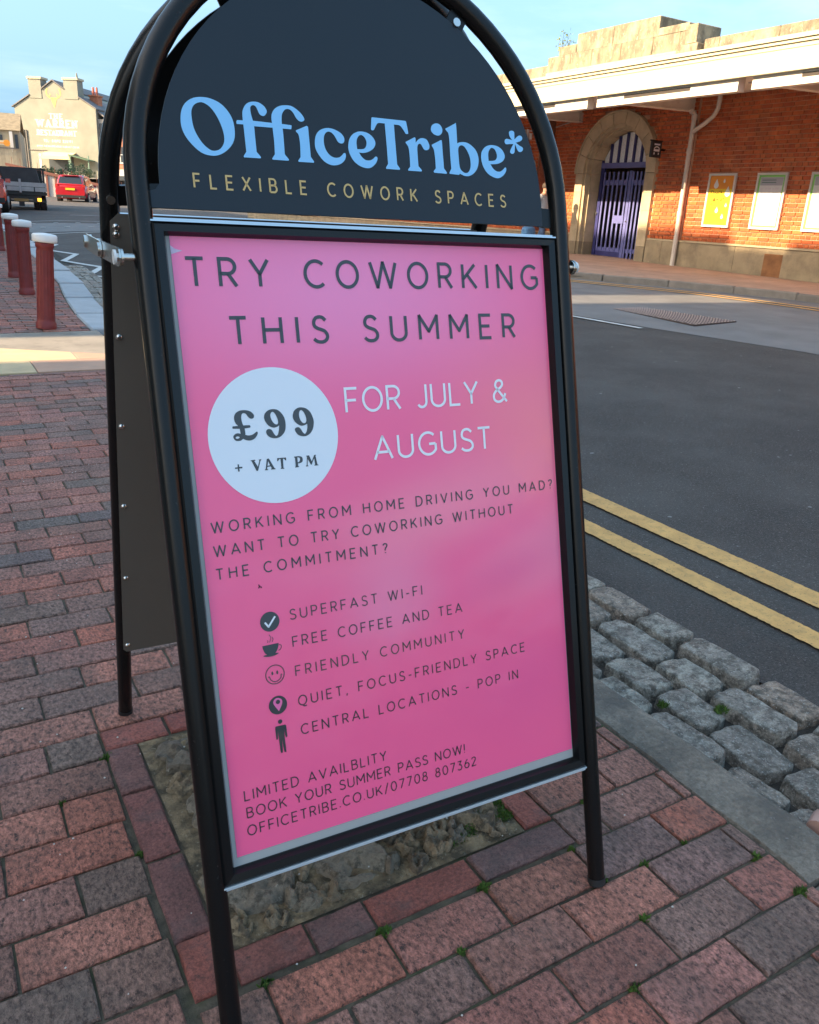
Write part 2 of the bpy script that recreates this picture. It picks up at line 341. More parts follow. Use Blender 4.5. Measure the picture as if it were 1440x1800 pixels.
# rubble set in mortar inside the edging
b = MB(); N = 84; vs = []
for j in range(N+1):
    for i in range(N+1):
        x, y = lerp(.264, .830, i/N), lerp(.902, 1.476, j/N)
        e = min(i, j, N-i, N-j)/4; e = min(1, e)
        vs.append((x, y, max(-.0055, -.003+e*(.006*fbm((x,y,0), 20)+.004*fbm((x,y,3), 60)))))
b.add(vs, [(j*(N+1)+i, j*(N+1)+i+1, (j+1)*(N+1)+i+1, (j+1)*(N+1)+i) for j in range(N) for i in range(N)], True)
patch = tag(b.build('rubble_patch', m_mort, None), kind='structure')
def lump(k, sq=3.0, rough=.10, flat=.55, rings=None, n=14):
    """rounded stone, unit footprint (-.5...5), top at 0"""
    b = MB(); vs = []; rr = random.Random(k*13+5); off = Vector((rr.uniform(0,50), rr.uniform(0,50), 0))
    rings = rings or [(1.0,-1.0),(1.0,-.42),(.965,-.2),(.86,-.06),(.6,-.0),(.3,.02)]
    for r, z in rings:
        for i in range(n):
            a = 2*math.pi*(i+.5)/n; c_, s_ = math.cos(a), math.sin(a)
            q = (abs(c_)**sq+abs(s_)**sq)**(-1/sq)
            x, y = .5*r*q*c_, .5*r*q*s_
            d = rough*noise.noise(Vector((c_*1.6, s_*1.6, 0))+off)
            zz = z+flat*rough*noise.noise(Vector((x*4, y*4, 2))+off)*(1 if r < .97 else .3)
            vs.append((x*(1+d), y*(1+d), zz))
    vs.append((0,0,.02+rough*.5*noise.noise(off)))
    m = len(rings)
    b.add(vs, [(j*n+i, j*n+(i+1)%n, (j+1)*n+(i+1)%n, (j+1)*n+i) for j in range(m-1) for i in range(n)]+[((m-1)*n+i, (m-1)*n+(i+1)%n, m*n) for i in range(n)], True)
    return b
def flat_(b): b.sm = [False]*len(b.f); return b
RUB = [to_me(flat_(lump(k, sq=2.2, rough=.5, flat=1.5, n=15, rings=[(1.05,-1),(1.0,-.5),(.93,-.18),(.8,-.04),(.55,.05),(.28,.0)])), 'rubble_stone', m_rub) for k in range(9)]
rs = random.Random(21); spots_ = []
tries = 0
while len(spots_) < 62 and tries < 9000:
    tries += 1
    r = rs.choice([.052,.042,.034,.026,.019]) if tries > 500 else rs.choice([.07,.06,.05])
    x, y = rs.uniform(.266+r*1.2, .828-r*1.2), rs.uniform(.905+r*1.2, 1.472-r*1.2)
    if all(math.hypot(x-a, y-c_) > (r+q)*.93 for a, c_, q in spots_): spots_.append((x, y, r))
for x, y, r in spots_:
    o = mk('rubble_stone', rs.choice(RUB), patch)
    o.location = (x, y, rs.uniform(.004,.010)); o.rotation_euler = (rs.uniform(-.12,.12), rs.uniform(-.12,.12), rs.uniform(0,6.3))
    e = rs.uniform(.82,1.2); o.scale = (2.2*r*e, 2.2*r/e, .030)

# ------------------------------------------------------------------ kerb, gutter setts
kerb = tag(sheet('kerb', m_joint, 1.2, 1.33, -3, 7.05, -.04, .13, kind=None), kind='structure')
def kerb_mesh(k, L, Wd=.128):
    b = MB(); rr = random.Random(k); n = 24; vs = []
    prof = [(-.5,-.16),(-.5,-.012),(-.47,-.003),(-.3,0),(.25,.0),(.44,-.004),(.5,-.02),(.5,-.16)]
    for i in range(n+1):
        t = i/n; e = min(1, min(i, n-i)/1.5)
        for a, z in prof:
            wob = .006*noise.noise(Vector((t*9+k*7, a*3, 0)))+.003*noise.noise(Vector((t*40+k*7, a*3, 5)))
            vs.append((a*Wd+wob*(1 if abs(a) > .4 else .3), (t-.5)*L, z*(1 if e == 1 else 1)-(.006 if i in (0,n) else 0)+.003*noise.noise(Vector((t*14+k, a*6, 9)))))
    m = len(prof)
    b.add(vs, [(i*m+j, i*m+j+1, (i+1)*m+j+1, (i+1)*m+j) for i in range(n) for j in range(m-1)]+[tuple(range(m)), tuple(n*m+j for j in reversed(range(m)))], False)
    return b
y = -.36
for k, L in enumerate([.93,.905,.93,.91,.92,.9,.92,.62]):
    if y+L > 5.5 and y < 5.4: pass
    o = mk('kerb_stone', to_me(kerb_mesh(k, L-.006), 'kerb_stone', m_kerb), kerb, (1.264, y+L/2, gz(1.26, y)+.002+(-.012 if k == 0 else 0))); y += L
# pale granite kerb beyond the crossing, wider
KL = [(1.30,7.08),(1.33,8.0),(1.42,9.2),(1.56,10.6),(1.66,12.2),(1.74,14.2),(1.84,16.6),(1.94,19.4),(2.0,22.5),(2.05,26)]
for (xa, ya), (xb, yb) in zip(KL, KL[1:]):
    L = math.hypot(xb-xa, yb-ya); b = MB().bbox(-.14, .14, -L/2+.006, L/2-.006, -.2, 0, .012)
    o = b.build('kerb_stone', m_kerb2, kerb, ((xa+xb)/2, (ya+yb)/2, gz(xa, ya)+.01)); o.rotation_euler = (0, 0, math.atan2(yb-ya, xb-xa)-math.pi/2)
gut = strip_sheet('gutter', m_gut, lambda y: 1.31 if y < 7 else pl(KL, y)+.13, lambda y: (1.845 if y < 7 else pl(GUT, y)+.02), [-3+.1*i for i in range(290)], -.004, 8, lambda X, Y: gz(X, Y)-.078)
SETT = [to_me(lump(40+k, sq=9, rough=.11, flat=.9, n=20, rings=[(1.03,-1.4),(1.0,-.32),(.985,-.12),(.96,-.03),(.88,.01),(.62,.02),(.34,.0)]), 'sett', m_sett) for k in range(12)]
rs = random.Random(5)
def sett_row(f, wd, y0, y1, off):
    y = y0+off
    while y < y1:
        L = rs.uniform(.165,.245); x = f(y+L/2)
        o = mk('sett', rs.choice(SETT), gut); dx = (f(y+L)-f(y))
        o.location = (x+rs.uniform(-.005,.005), y+L/2, road_z(1.5, y)+.028+rs.uniform(-.007,.007)-.0)
        o.rotation_euler = (rs.uniform(-.04,.04), rs.uniform(-.05,.05), math.pi/2-math.atan2(dx, L)+rs.uniform(-.04,.04)+rs.choice((0,math.pi)))
        o.scale = (L-.022, wd-rs.uniform(.016,.030), .05); y += L
for r_, x in enumerate((1.378, 1.500, 1.625, 1.752)):
    sett_row(lambda y, x=x, r_=r_: x if y < 6.9 else max(x-.0, 0)*0+pl(KL, y)+.14+.062+.105*r_ if y > 7.6 else x, .125, .25, 13.5 if r_ < 3 else 7, -.09+.07*((r_*7) % 3))
# moss and grass in the joints
def tuft(b, x, y, z, r, n, h=.018):
    for _ in range(n):
        a = random.uniform(0, 6.28); d = r*math.sqrt(random.random()); X, Y = x+d*math.cos(a), y+d*math.sin(a)*.8
        t = random.uniform(0, 6.28); hh = h*random.uniform(.3,1)*(1.1-d/r*.6); lx, ly = random.uniform(-.6,.6)*hh, random.uniform(-.6,.6)*hh; w2 = random.uniform(.0012,.0028)
        c_, s_ = w2*math.cos(t), w2*math.sin(t)
        b.add([(X-c_, Y-s_, z), (X+c_, Y+s_, z), (X+lx*.5+c_*.8, Y+ly*.5+s_*.8, z+hh*.6), (X+lx, Y+ly, z+hh)], [(0,1,2),(0,2,3)])
b = MB()
for x, y, r, n in [(.823,.985,.02,190),(.826,1.03,.016,120),(.82,.955,.022,220),(.775,.985,.018,160),(.72,.945,.026,260),(.74,.955,.02,150),(.69,.935,.014,90),(.695,.89,.012,120),(.383,.865,.014,110),(.50,.863,.02,150),(.54,.862,.012,60),(.86,.80,.008,70),(.862,.775,.008,70),
                   (1.17,.585,.022,190),(1.15,.62,.014,90),(1.16,.56,.02,130),(.745,.60,.012,80),(.70,.90,.012,90),(.28,1.47,.015,90),(.60,.835,.012,70),(.455,.832,.010,60),(.93,.74,.008,60),(1.08,.70,.007,50),(.55,.742,.007,50),(.985,.91,.007,50),(.19,1.16,.009,50),(.1,1.36,.007,40),(.88,.655,.009,60)]:
    if not (.26 < x < .835 and .93 < y < 1.47):          # sit in the nearest crossing of joints
        x, y = min(((p[0]+sx*p[2]/2, p[1]+sy*p[3]/2) for p in near[:260] for sx in (-1,1) for sy in (-1,1)), key=lambda q: (q[0]-x)**2+(q[1]-y)**2)
        x += .002; r = min(r, .013)
    tuft(b, x, y, -.0055, r, int(n*1.2), .014)
for x, y, r, n in [(1.33,1.15,.02,120),(1.555,1.05,.02,120),(1.44,1.13,.016,90),(1.31,.62,.02,80)]: tuft(b, x, y, -.05, r, n, .02)
tag(b.build('moss', m_green), 'small green moss tufts growing in the joints between pavers round the rubble patch', 'moss', kind='stuff')
b = MB(); rs = random.Random(3)
for _ in range(230):
    x, y = rs.uniform(-.3,1.25), rs.uniform(.5,4.5); r = rs.uniform(.0012,.0028)
    b.add([(x-r,y,.001+gz(x,y)),(x,y-r,.001+gz(x,y)),(x+r,y,.001+gz(x,y)),(x,y+r*.8,.001+gz(x,y)),(x,y,.0035+gz(x,y))],[(0,1,4),(1,2,4),(2,3,4),(3,0,4)])
tag(b.build('grit', m_grit), 'pale crumbs of grit scattered over the brick pavement', 'grit', kind='stuff')
b = MB()
for _ in range(120):
    x, y = rs.uniform(2.5,7), rs.uniform(1.5,9); r = rs.uniform(.004,.014); z = road_z(x,y)+.003; n = 7
    b.add([(x+r*rs.uniform(.7,1.2)*math.cos(i*6.283/n), y+r*.7*math.sin(i*6.283/n), z) for i in range(n)], [tuple(range(n))])
tag(b.build('gum_spots', M('gum', (.20,.195,.19), .8)), 'flattened pale spots of old gum on the dark asphalt', 'gum spots', kind='stuff')
# crossover: pale slabs laid across the pavement where a side passage comes out
xo = sheet('crossover', m_conc, -2.6, 1.2, 5.462, 7.05, -.004, .2)
ys_ = [5.462, 5.86, 6.44, 7.05]
for j in range(3):
    for i in range(5):
        x0 = -2.0+i*.64+(.3 if j % 2 else 0); x1 = min(x0+.64, 1.197)
        MB().bbox(x0+.003, x1-.003, ys_[j]+.003, ys_[j+1]-.003, -.03, 0, .003).build('slab', M('slab_warm' if (i == 4 or (j and i == 4)) else 'slab', (.46,.27,.18) if i == 4 else (.56,.42,.24), .85, var=.12, vs=5, rnd=.04, dirt=((.30,.25,.19),9,.5,.72,.4), bump=.4, bs=140, bd=.004), xo, (0,0,gz(0,6)+.004))
far = sheet('pavement_beyond', m_joint, -6, 1.0, 7.05, 40, -.012, .4, xf=lambda u, y: lerp(-6, pl(KL, y)-.13, u))
b = MB(); k = 0; y = 7.06
while y < 17:
    xr = pl(KL, y)-.145; x = -1.2+(k % 2)*.1
    while x < xr:
        x1 = min(x+.2, xr)
        if x1-x > .03:
            z = gz(x, y)+random.uniform(-.002,.002)
            b.add([(x+.004,y+.004,z-.01),(x1-.004,y+.004,z-.01),(x1-.004,y+.094,z-.01),(x+.004,y+.094,z-.01),(x+.006,y+.006,z),(x1-.006,y+.006,z),(x1-.006,y+.092,z),(x+.006,y+.092,z)],[(4,5,6,7),(0,1,5,4),(1,2,6,5),(2,3,7,6),(3,0,4,7)])
        x += .2
    y += .0985; k += 1
tag(b.build('pavers', m_pav, far), kind='stuff')
# far pavement under the canopy
fp = strip_sheet('far_pavement', m_fpav, lambda y: pl(FK, y)+.12, lambda y: 14.2, [-12+.5*i for i in range(85)], .10, 12, gz)
fk = strip_sheet('far_kerb', m_joint, lambda y: pl(FK, y)+.02, lambda y: pl(FK, y)+.14, [-12+.5*i for i in range(85)], .05, 1, gz)
y = -4
while y < 24:
    L = .9; xa, xb = pl(FK, y), pl(FK, y+L); LL = math.hypot(xb-xa, L)
    o = MB().bbox(-.07,.07,-LL/2+.006,LL/2-.006,-.12,0,.012).build('kerb_stone', M('far_kerb_stone', (.22,.185,.15), .85, rnd=.15, var=.2, vs=6), fk, ((xa+xb)/2+.07, y+L/2, gz(xa, y)+.112)); o.rotation_euler = (0,0,math.atan2(L, xb-xa)-math.pi/2); y += L
# ------------------------------------------------------------------ lettering tools
def arc(cx, cy, rx, ry, a0, a1, n=None):
    n = n or max(4, int(abs(a1-a0)/9))
    return [(cx+rx*math.cos(R_(lerp(a0,a1,i/n))), cy+ry*math.sin(R_(lerp(a0,a1,i/n)))) for i in range(n+1)]
def spl(P, closed=False, n=6):
    """Catmull-Rom through points (x, y, corner)"""
    out = []; N = len(P)
    for i in range(N if closed else N-1):
        p1, p2 = P[i], P[(i+1) % N]
        p0 = P[(i-1) % N] if (closed or i) else p1; p3 = P[(i+2) % N] if (closed or i < N-2) else p2
        if p1[2]: p0 = (2*p1[0]-p2[0], 2*p1[1]-p2[1], 0)
        if p2[2]: p3 = (2*p2[0]-p1[0], 2*p2[1]-p1[1], 0)
        if p1[2] and p2[2]: out.append(p1[:2]); continue
        for k in range(n):
            t = k/n; t2, t3 = t*t, t*t*t
            out.append(tuple(.5*(2*p1[j]+(p2[j]-p0[j])*t+(2*p0[j]-5*p1[j]+4*p2[j]-p3[j])*t2+(3*p1[j]-p0[j]-3*p2[j]+p3[j])*t3) for j in (0,1)))
    if not closed: out.append(P[-1][:2])
    return out
c3 = lambda L: [(x, y, 0) for x, y in L]
G_ = {' ':(.30,[]), 'A':(.78,[[(0,0),(.39,1),(.78,0)],[(.12,.31),(.66,.31)]]),
 'B':(.58,[[(0,0),(0,1),(.30,1)]+arc(.30,.76,.22,.24,90,-90)+[(0,.52)],[(.30,.52)]+arc(.32,.26,.26,.26,90,-90)+[(0,0)]]),
 'C':(.72,[arc(.42,.5,.42,.5,48,312)]), 'D':(.68,[[(.0,0),(0,1),(.26,1)]+arc(.26,.5,.42,.5,90,-90)+[(0,0)]]),
 'E':(.52,[[(.52,1),(0,1),(0,0),(.52,0)],[(0,.52),(.46,.52)]]), 'F':(.50,[[(.50,1),(0,1),(0,0)],[(0,.50),(.44,.50)]]),
 'G':(.76,[arc(.42,.5,.42,.5,48,325)+[(.76,.48)],[(.46,.48),(.76,.48)]]), 'H':(.66,[[(0,0),(0,1)],[(.66,0),(.66,1)],[(0,.52),(.66,.52)]]),
 'I':(.0,[[(0,0),(0,1)]]), 'J':(.42,[[(.42,1),(.42,.25)]+arc(.21,.25,.21,.25,0,-150)]),
 'K':(.60,[[(0,0),(0,1)],[(.58,1),(0,.36)],[(.20,.57),(.62,0)]]), 'L':(.48,[[(0,1),(0,0),(.48,0)]]),
 'M':(.80,[[(0,0),(0,1),(.40,.34),(.80,1),(.80,0)]]), 'N':(.66,[[(0,0),(0,1),(.66,0),(.66,1)]]), 'O':(.82,[arc(.41,.5,.41,.5,0,360,36)]),
 'P':(.54,[[(0,0),(0,1),(.28,1)]+arc(.28,.73,.26,.27,90,-90)+[(0,.46)]]), 'Q':(.82,[arc(.41,.5,.41,.5,0,360,36),[(.40,.0),(.52,-.13),(.66,-.15),(.80,-.12)]]),
 'R':(.56,[[(0,0),(0,1),(.28,1)]+arc(.28,.73,.26,.27,90,-90)+[(0,.46)],[(.28,.46),(.56,0)]]),
 'S':(.54,[spl(c3([(.51,.86),(.40,.97),(.27,1),(.12,.95),(.04,.80),(.06,.64),(.17,.55),(.30,.50),(.45,.43),(.54,.29),(.53,.14),(.42,.03),(.28,0),(.12,.03),(0,.13)]),n=3)]),
 'T':(.60,[[(0,1),(.60,1)],[(.30,1),(.30,0)]]), 'U':(.64,[[(0,1),(0,.31)]+arc(.32,.31,.32,.31,180,360)+[(.64,1)]]),
 'V':(.72,[[(0,1),(.36,0),(.72,1)]]), 'W':(1.08,[[(0,1),(.27,0),(.54,1),(.81,0),(1.08,1)]]), 'X':(.64,[[(0,0),(.64,1)],[(0,1),(.64,0)]]),
 'Y':(.64,[[(0,1),(.32,.46),(.64,1)],[(.32,.46),(.32,0)]]),
 '&':(.68,[spl(c3([(.68,0),(.18,.64),(.12,.80),(.19,.95),(.33,1),(.45,.94),(.48,.80),(.38,.66),(.14,.50),(.02,.32),(.04,.12),(.18,.01),(.36,.02),(.52,.15),(.62,.38)]),n=4)]),
 '?':(.44,[spl(c3([(0,.84),(.09,.96),(.22,1),(.37,.95),(.43,.80),(.38,.65),(.26,.53),(.21,.42),(.21,.28)]),n=3),[(.21,.10),(.21,0)]]),
 '!':(.0,[[(0,1),(0,.27)],[(0,.10),(0,0)]]), '.':(.0,[[(0,.10),(0,0)]]), ',':(.05,[[(.06,.09),(0,-.14)]]), '-':(.30,[[(0,.40),(.30,.40)]]), '/':(.36,[[(0,-.10),(.36,1.08)]]),
 ':':(.0,[[(0,.10),(0,0)],[(0,.6),(0,.5)]]), "'":(.04,[[(0,1),(0,.75)]]),
 '0':(.58,[arc(.29,.5,.29,.5,0,360,30)]), '7':(.52,[[(0,1),(.52,1),(.16,0)]]), '8':(.52,[arc(.26,.76,.20,.24,-90,270,24),arc(.26,.27,.26,.27,90,450,24)]),
 '3':(.50,[[(.03,1),(.46,1),(.20,.60)]+arc(.24,.30,.26,.30,80,-90)+[(.10,.03),(0,.12)]]), '6':(.54,[arc(.27,.29,.27,.29,90,450,24),spl(c3([(.02,.36),(.12,.68),(.36,1)]),n=4)]),
 '2':(.52,[spl(c3([(.01,.80),(.08,.94),(.24,1),(.40,.95),(.47,.80),(.43,.64)]),n=3)+[(0,0),(.52,0)]]), '1':(.2,[[(0,.85),(.2,1),(.2,0)]]),
 '5':(.5,[[(.46,1),(.06,1),(.02,.56)]+arc(.22,.31,.28,.31,110,-110)]), '9':(.54,[arc(.27,.71,.27,.29,-90,270,24),spl(c3([(.52,.64),(.42,.32),(.18,0)]),n=4)]), '4':(.56,[[(.42,0),(.42,1),(0,.28),(.56,.28)]])}
def ribbon(b, P, t, fn, closed=False):
    if not closed and len(P) > 2:            # break the stroke at sharp corners so it keeps its width
        for i in range(1, len(P)-1):
            a, c_, d = P[i-1], P[i], P[i+1]; v1 = (c_[0]-a[0], c_[1]-a[1]); v2 = (d[0]-c_[0], d[1]-c_[1]); l1 = math.hypot(*v1) or 1; l2 = math.hypot(*v2) or 1
            if (v1[0]*v2[0]+v1[1]*v2[1])/(l1*l2) < -.25:
                e = t*.30; ribbon(b, P[:i]+[(c_[0]+v1[0]/l1*e, c_[1]+v1[1]/l1*e)], t, fn); ribbon(b, [(c_[0]-v2[0]/l2*e, c_[1]-v2[1]/l2*e)]+P[i+1:], t, fn); return
    P = [p for i, p in enumerate(P) if i == 0 or math.hypot(p[0]-P[i-1][0], p[1]-P[i-1][1]) > 1e-5]
    n = len(P); L = []; Rr = []
    def nrm(p, q):
        d = math.hypot(q[0]-p[0], q[1]-p[1]) or 1; return (-(q[1]-p[1])/d, (q[0]-p[0])/d)
    for i in range(n):
        if closed: n0, n1 = nrm(P[i-1], P[i]), nrm(P[i], P[(i+1) % n])
        else: n0 = nrm(P[max(i-1,0)], P[max(i-1,0)+1]); n1 = nrm(P[min(i,n-2)], P[min(i,n-2)+1])
        mx_, my = n0[0]+n1[0], n0[1]+n1[1]; l = math.hypot(mx_, my) or 1; mx_, my = mx_/l, my/l
        k = t/2/max(.55, mx_*n0[0]+my*n0[1]); L.append((P[i][0]+mx_*k, P[i][1]+my*k)); Rr.append((P[i][0]-mx_*k, P[i][1]-my*k))
    o = [fn(*p) for p in L]+[fn(*p) for p in Rr]
    b.add(o, [(i, n+i, n+(i+1) % n, (i+1) % n) for i in range(n if closed else n-1)])
def line_text(b, s, u0, v0, width, H, t, fn, kx=1.0, serif=0):
    ws = [G_[ch][0]*kx*(H-t) for ch in s]; gap = (width-t-sum(ws))/max(1, len(s)-1); x = u0+t/2
    for ch, wd in zip(s, ws):
        for P in G_[ch][1]:
            Q = [(x+px*kx*(H-t), v0+t/2+py*(H-t)) for px, py in P]
            cl = len(Q) > 6 and math.hypot(Q[0][0]-Q[-1][0], Q[0][1]-Q[-1][1]) < 1e-4*H
            ribbon(b, Q[:-1] if cl else Q, t, fn, cl)
            if serif and not cl:
                for (qx, qy) in (Q[0], Q[-1]):
                    if abs(qy-v0-t/2) < .02*H or abs(qy-v0-H+t/2) < .02*H: ribbon(b, [(qx-t*serif, qy), (qx+t*serif, qy)], t*.55, fn)
        x += wd+gap
def fill(name, loops, fn, mat, parent, d0):
    """filled outlines with holes -> one flat mesh"""
    cu_ = bpy.data.curves.new('tmp', 'CURVE'); cu_.dimensions = '2D'; cu_.fill_mode = 'BOTH'
    for L in loops:
        sp = cu_.splines.new('POLY'); sp.points.add(len(L)-1); sp.use_cyclic_u = True
        for p, q in zip(sp.points, L): p.co = (q[0]*.01, q[1]*.01, 0, 1)
    o = bpy.data.objects.new('tmp', cu_); C.objects.link(o); dg = bpy.context.evaluated_depsgraph_get()
    me = bpy.data.meshes.new_from_object(o.evaluated_get(dg)); bpy.data.objects.remove(o)
    b = MB(); b.add([fn(v.co.x*100, v.co.y*100) for v in me.vertices], [tuple(p.vertices) for p in me.polygons])
    return b.build(name, mat, parent)
def parse(s): 
    out = []
    for t in s.split():
        c_ = t.endswith('c'); a, q = t.rstrip('c').split(','); out.append((float(a), float(q), 1 if c_ else 0))
    return out
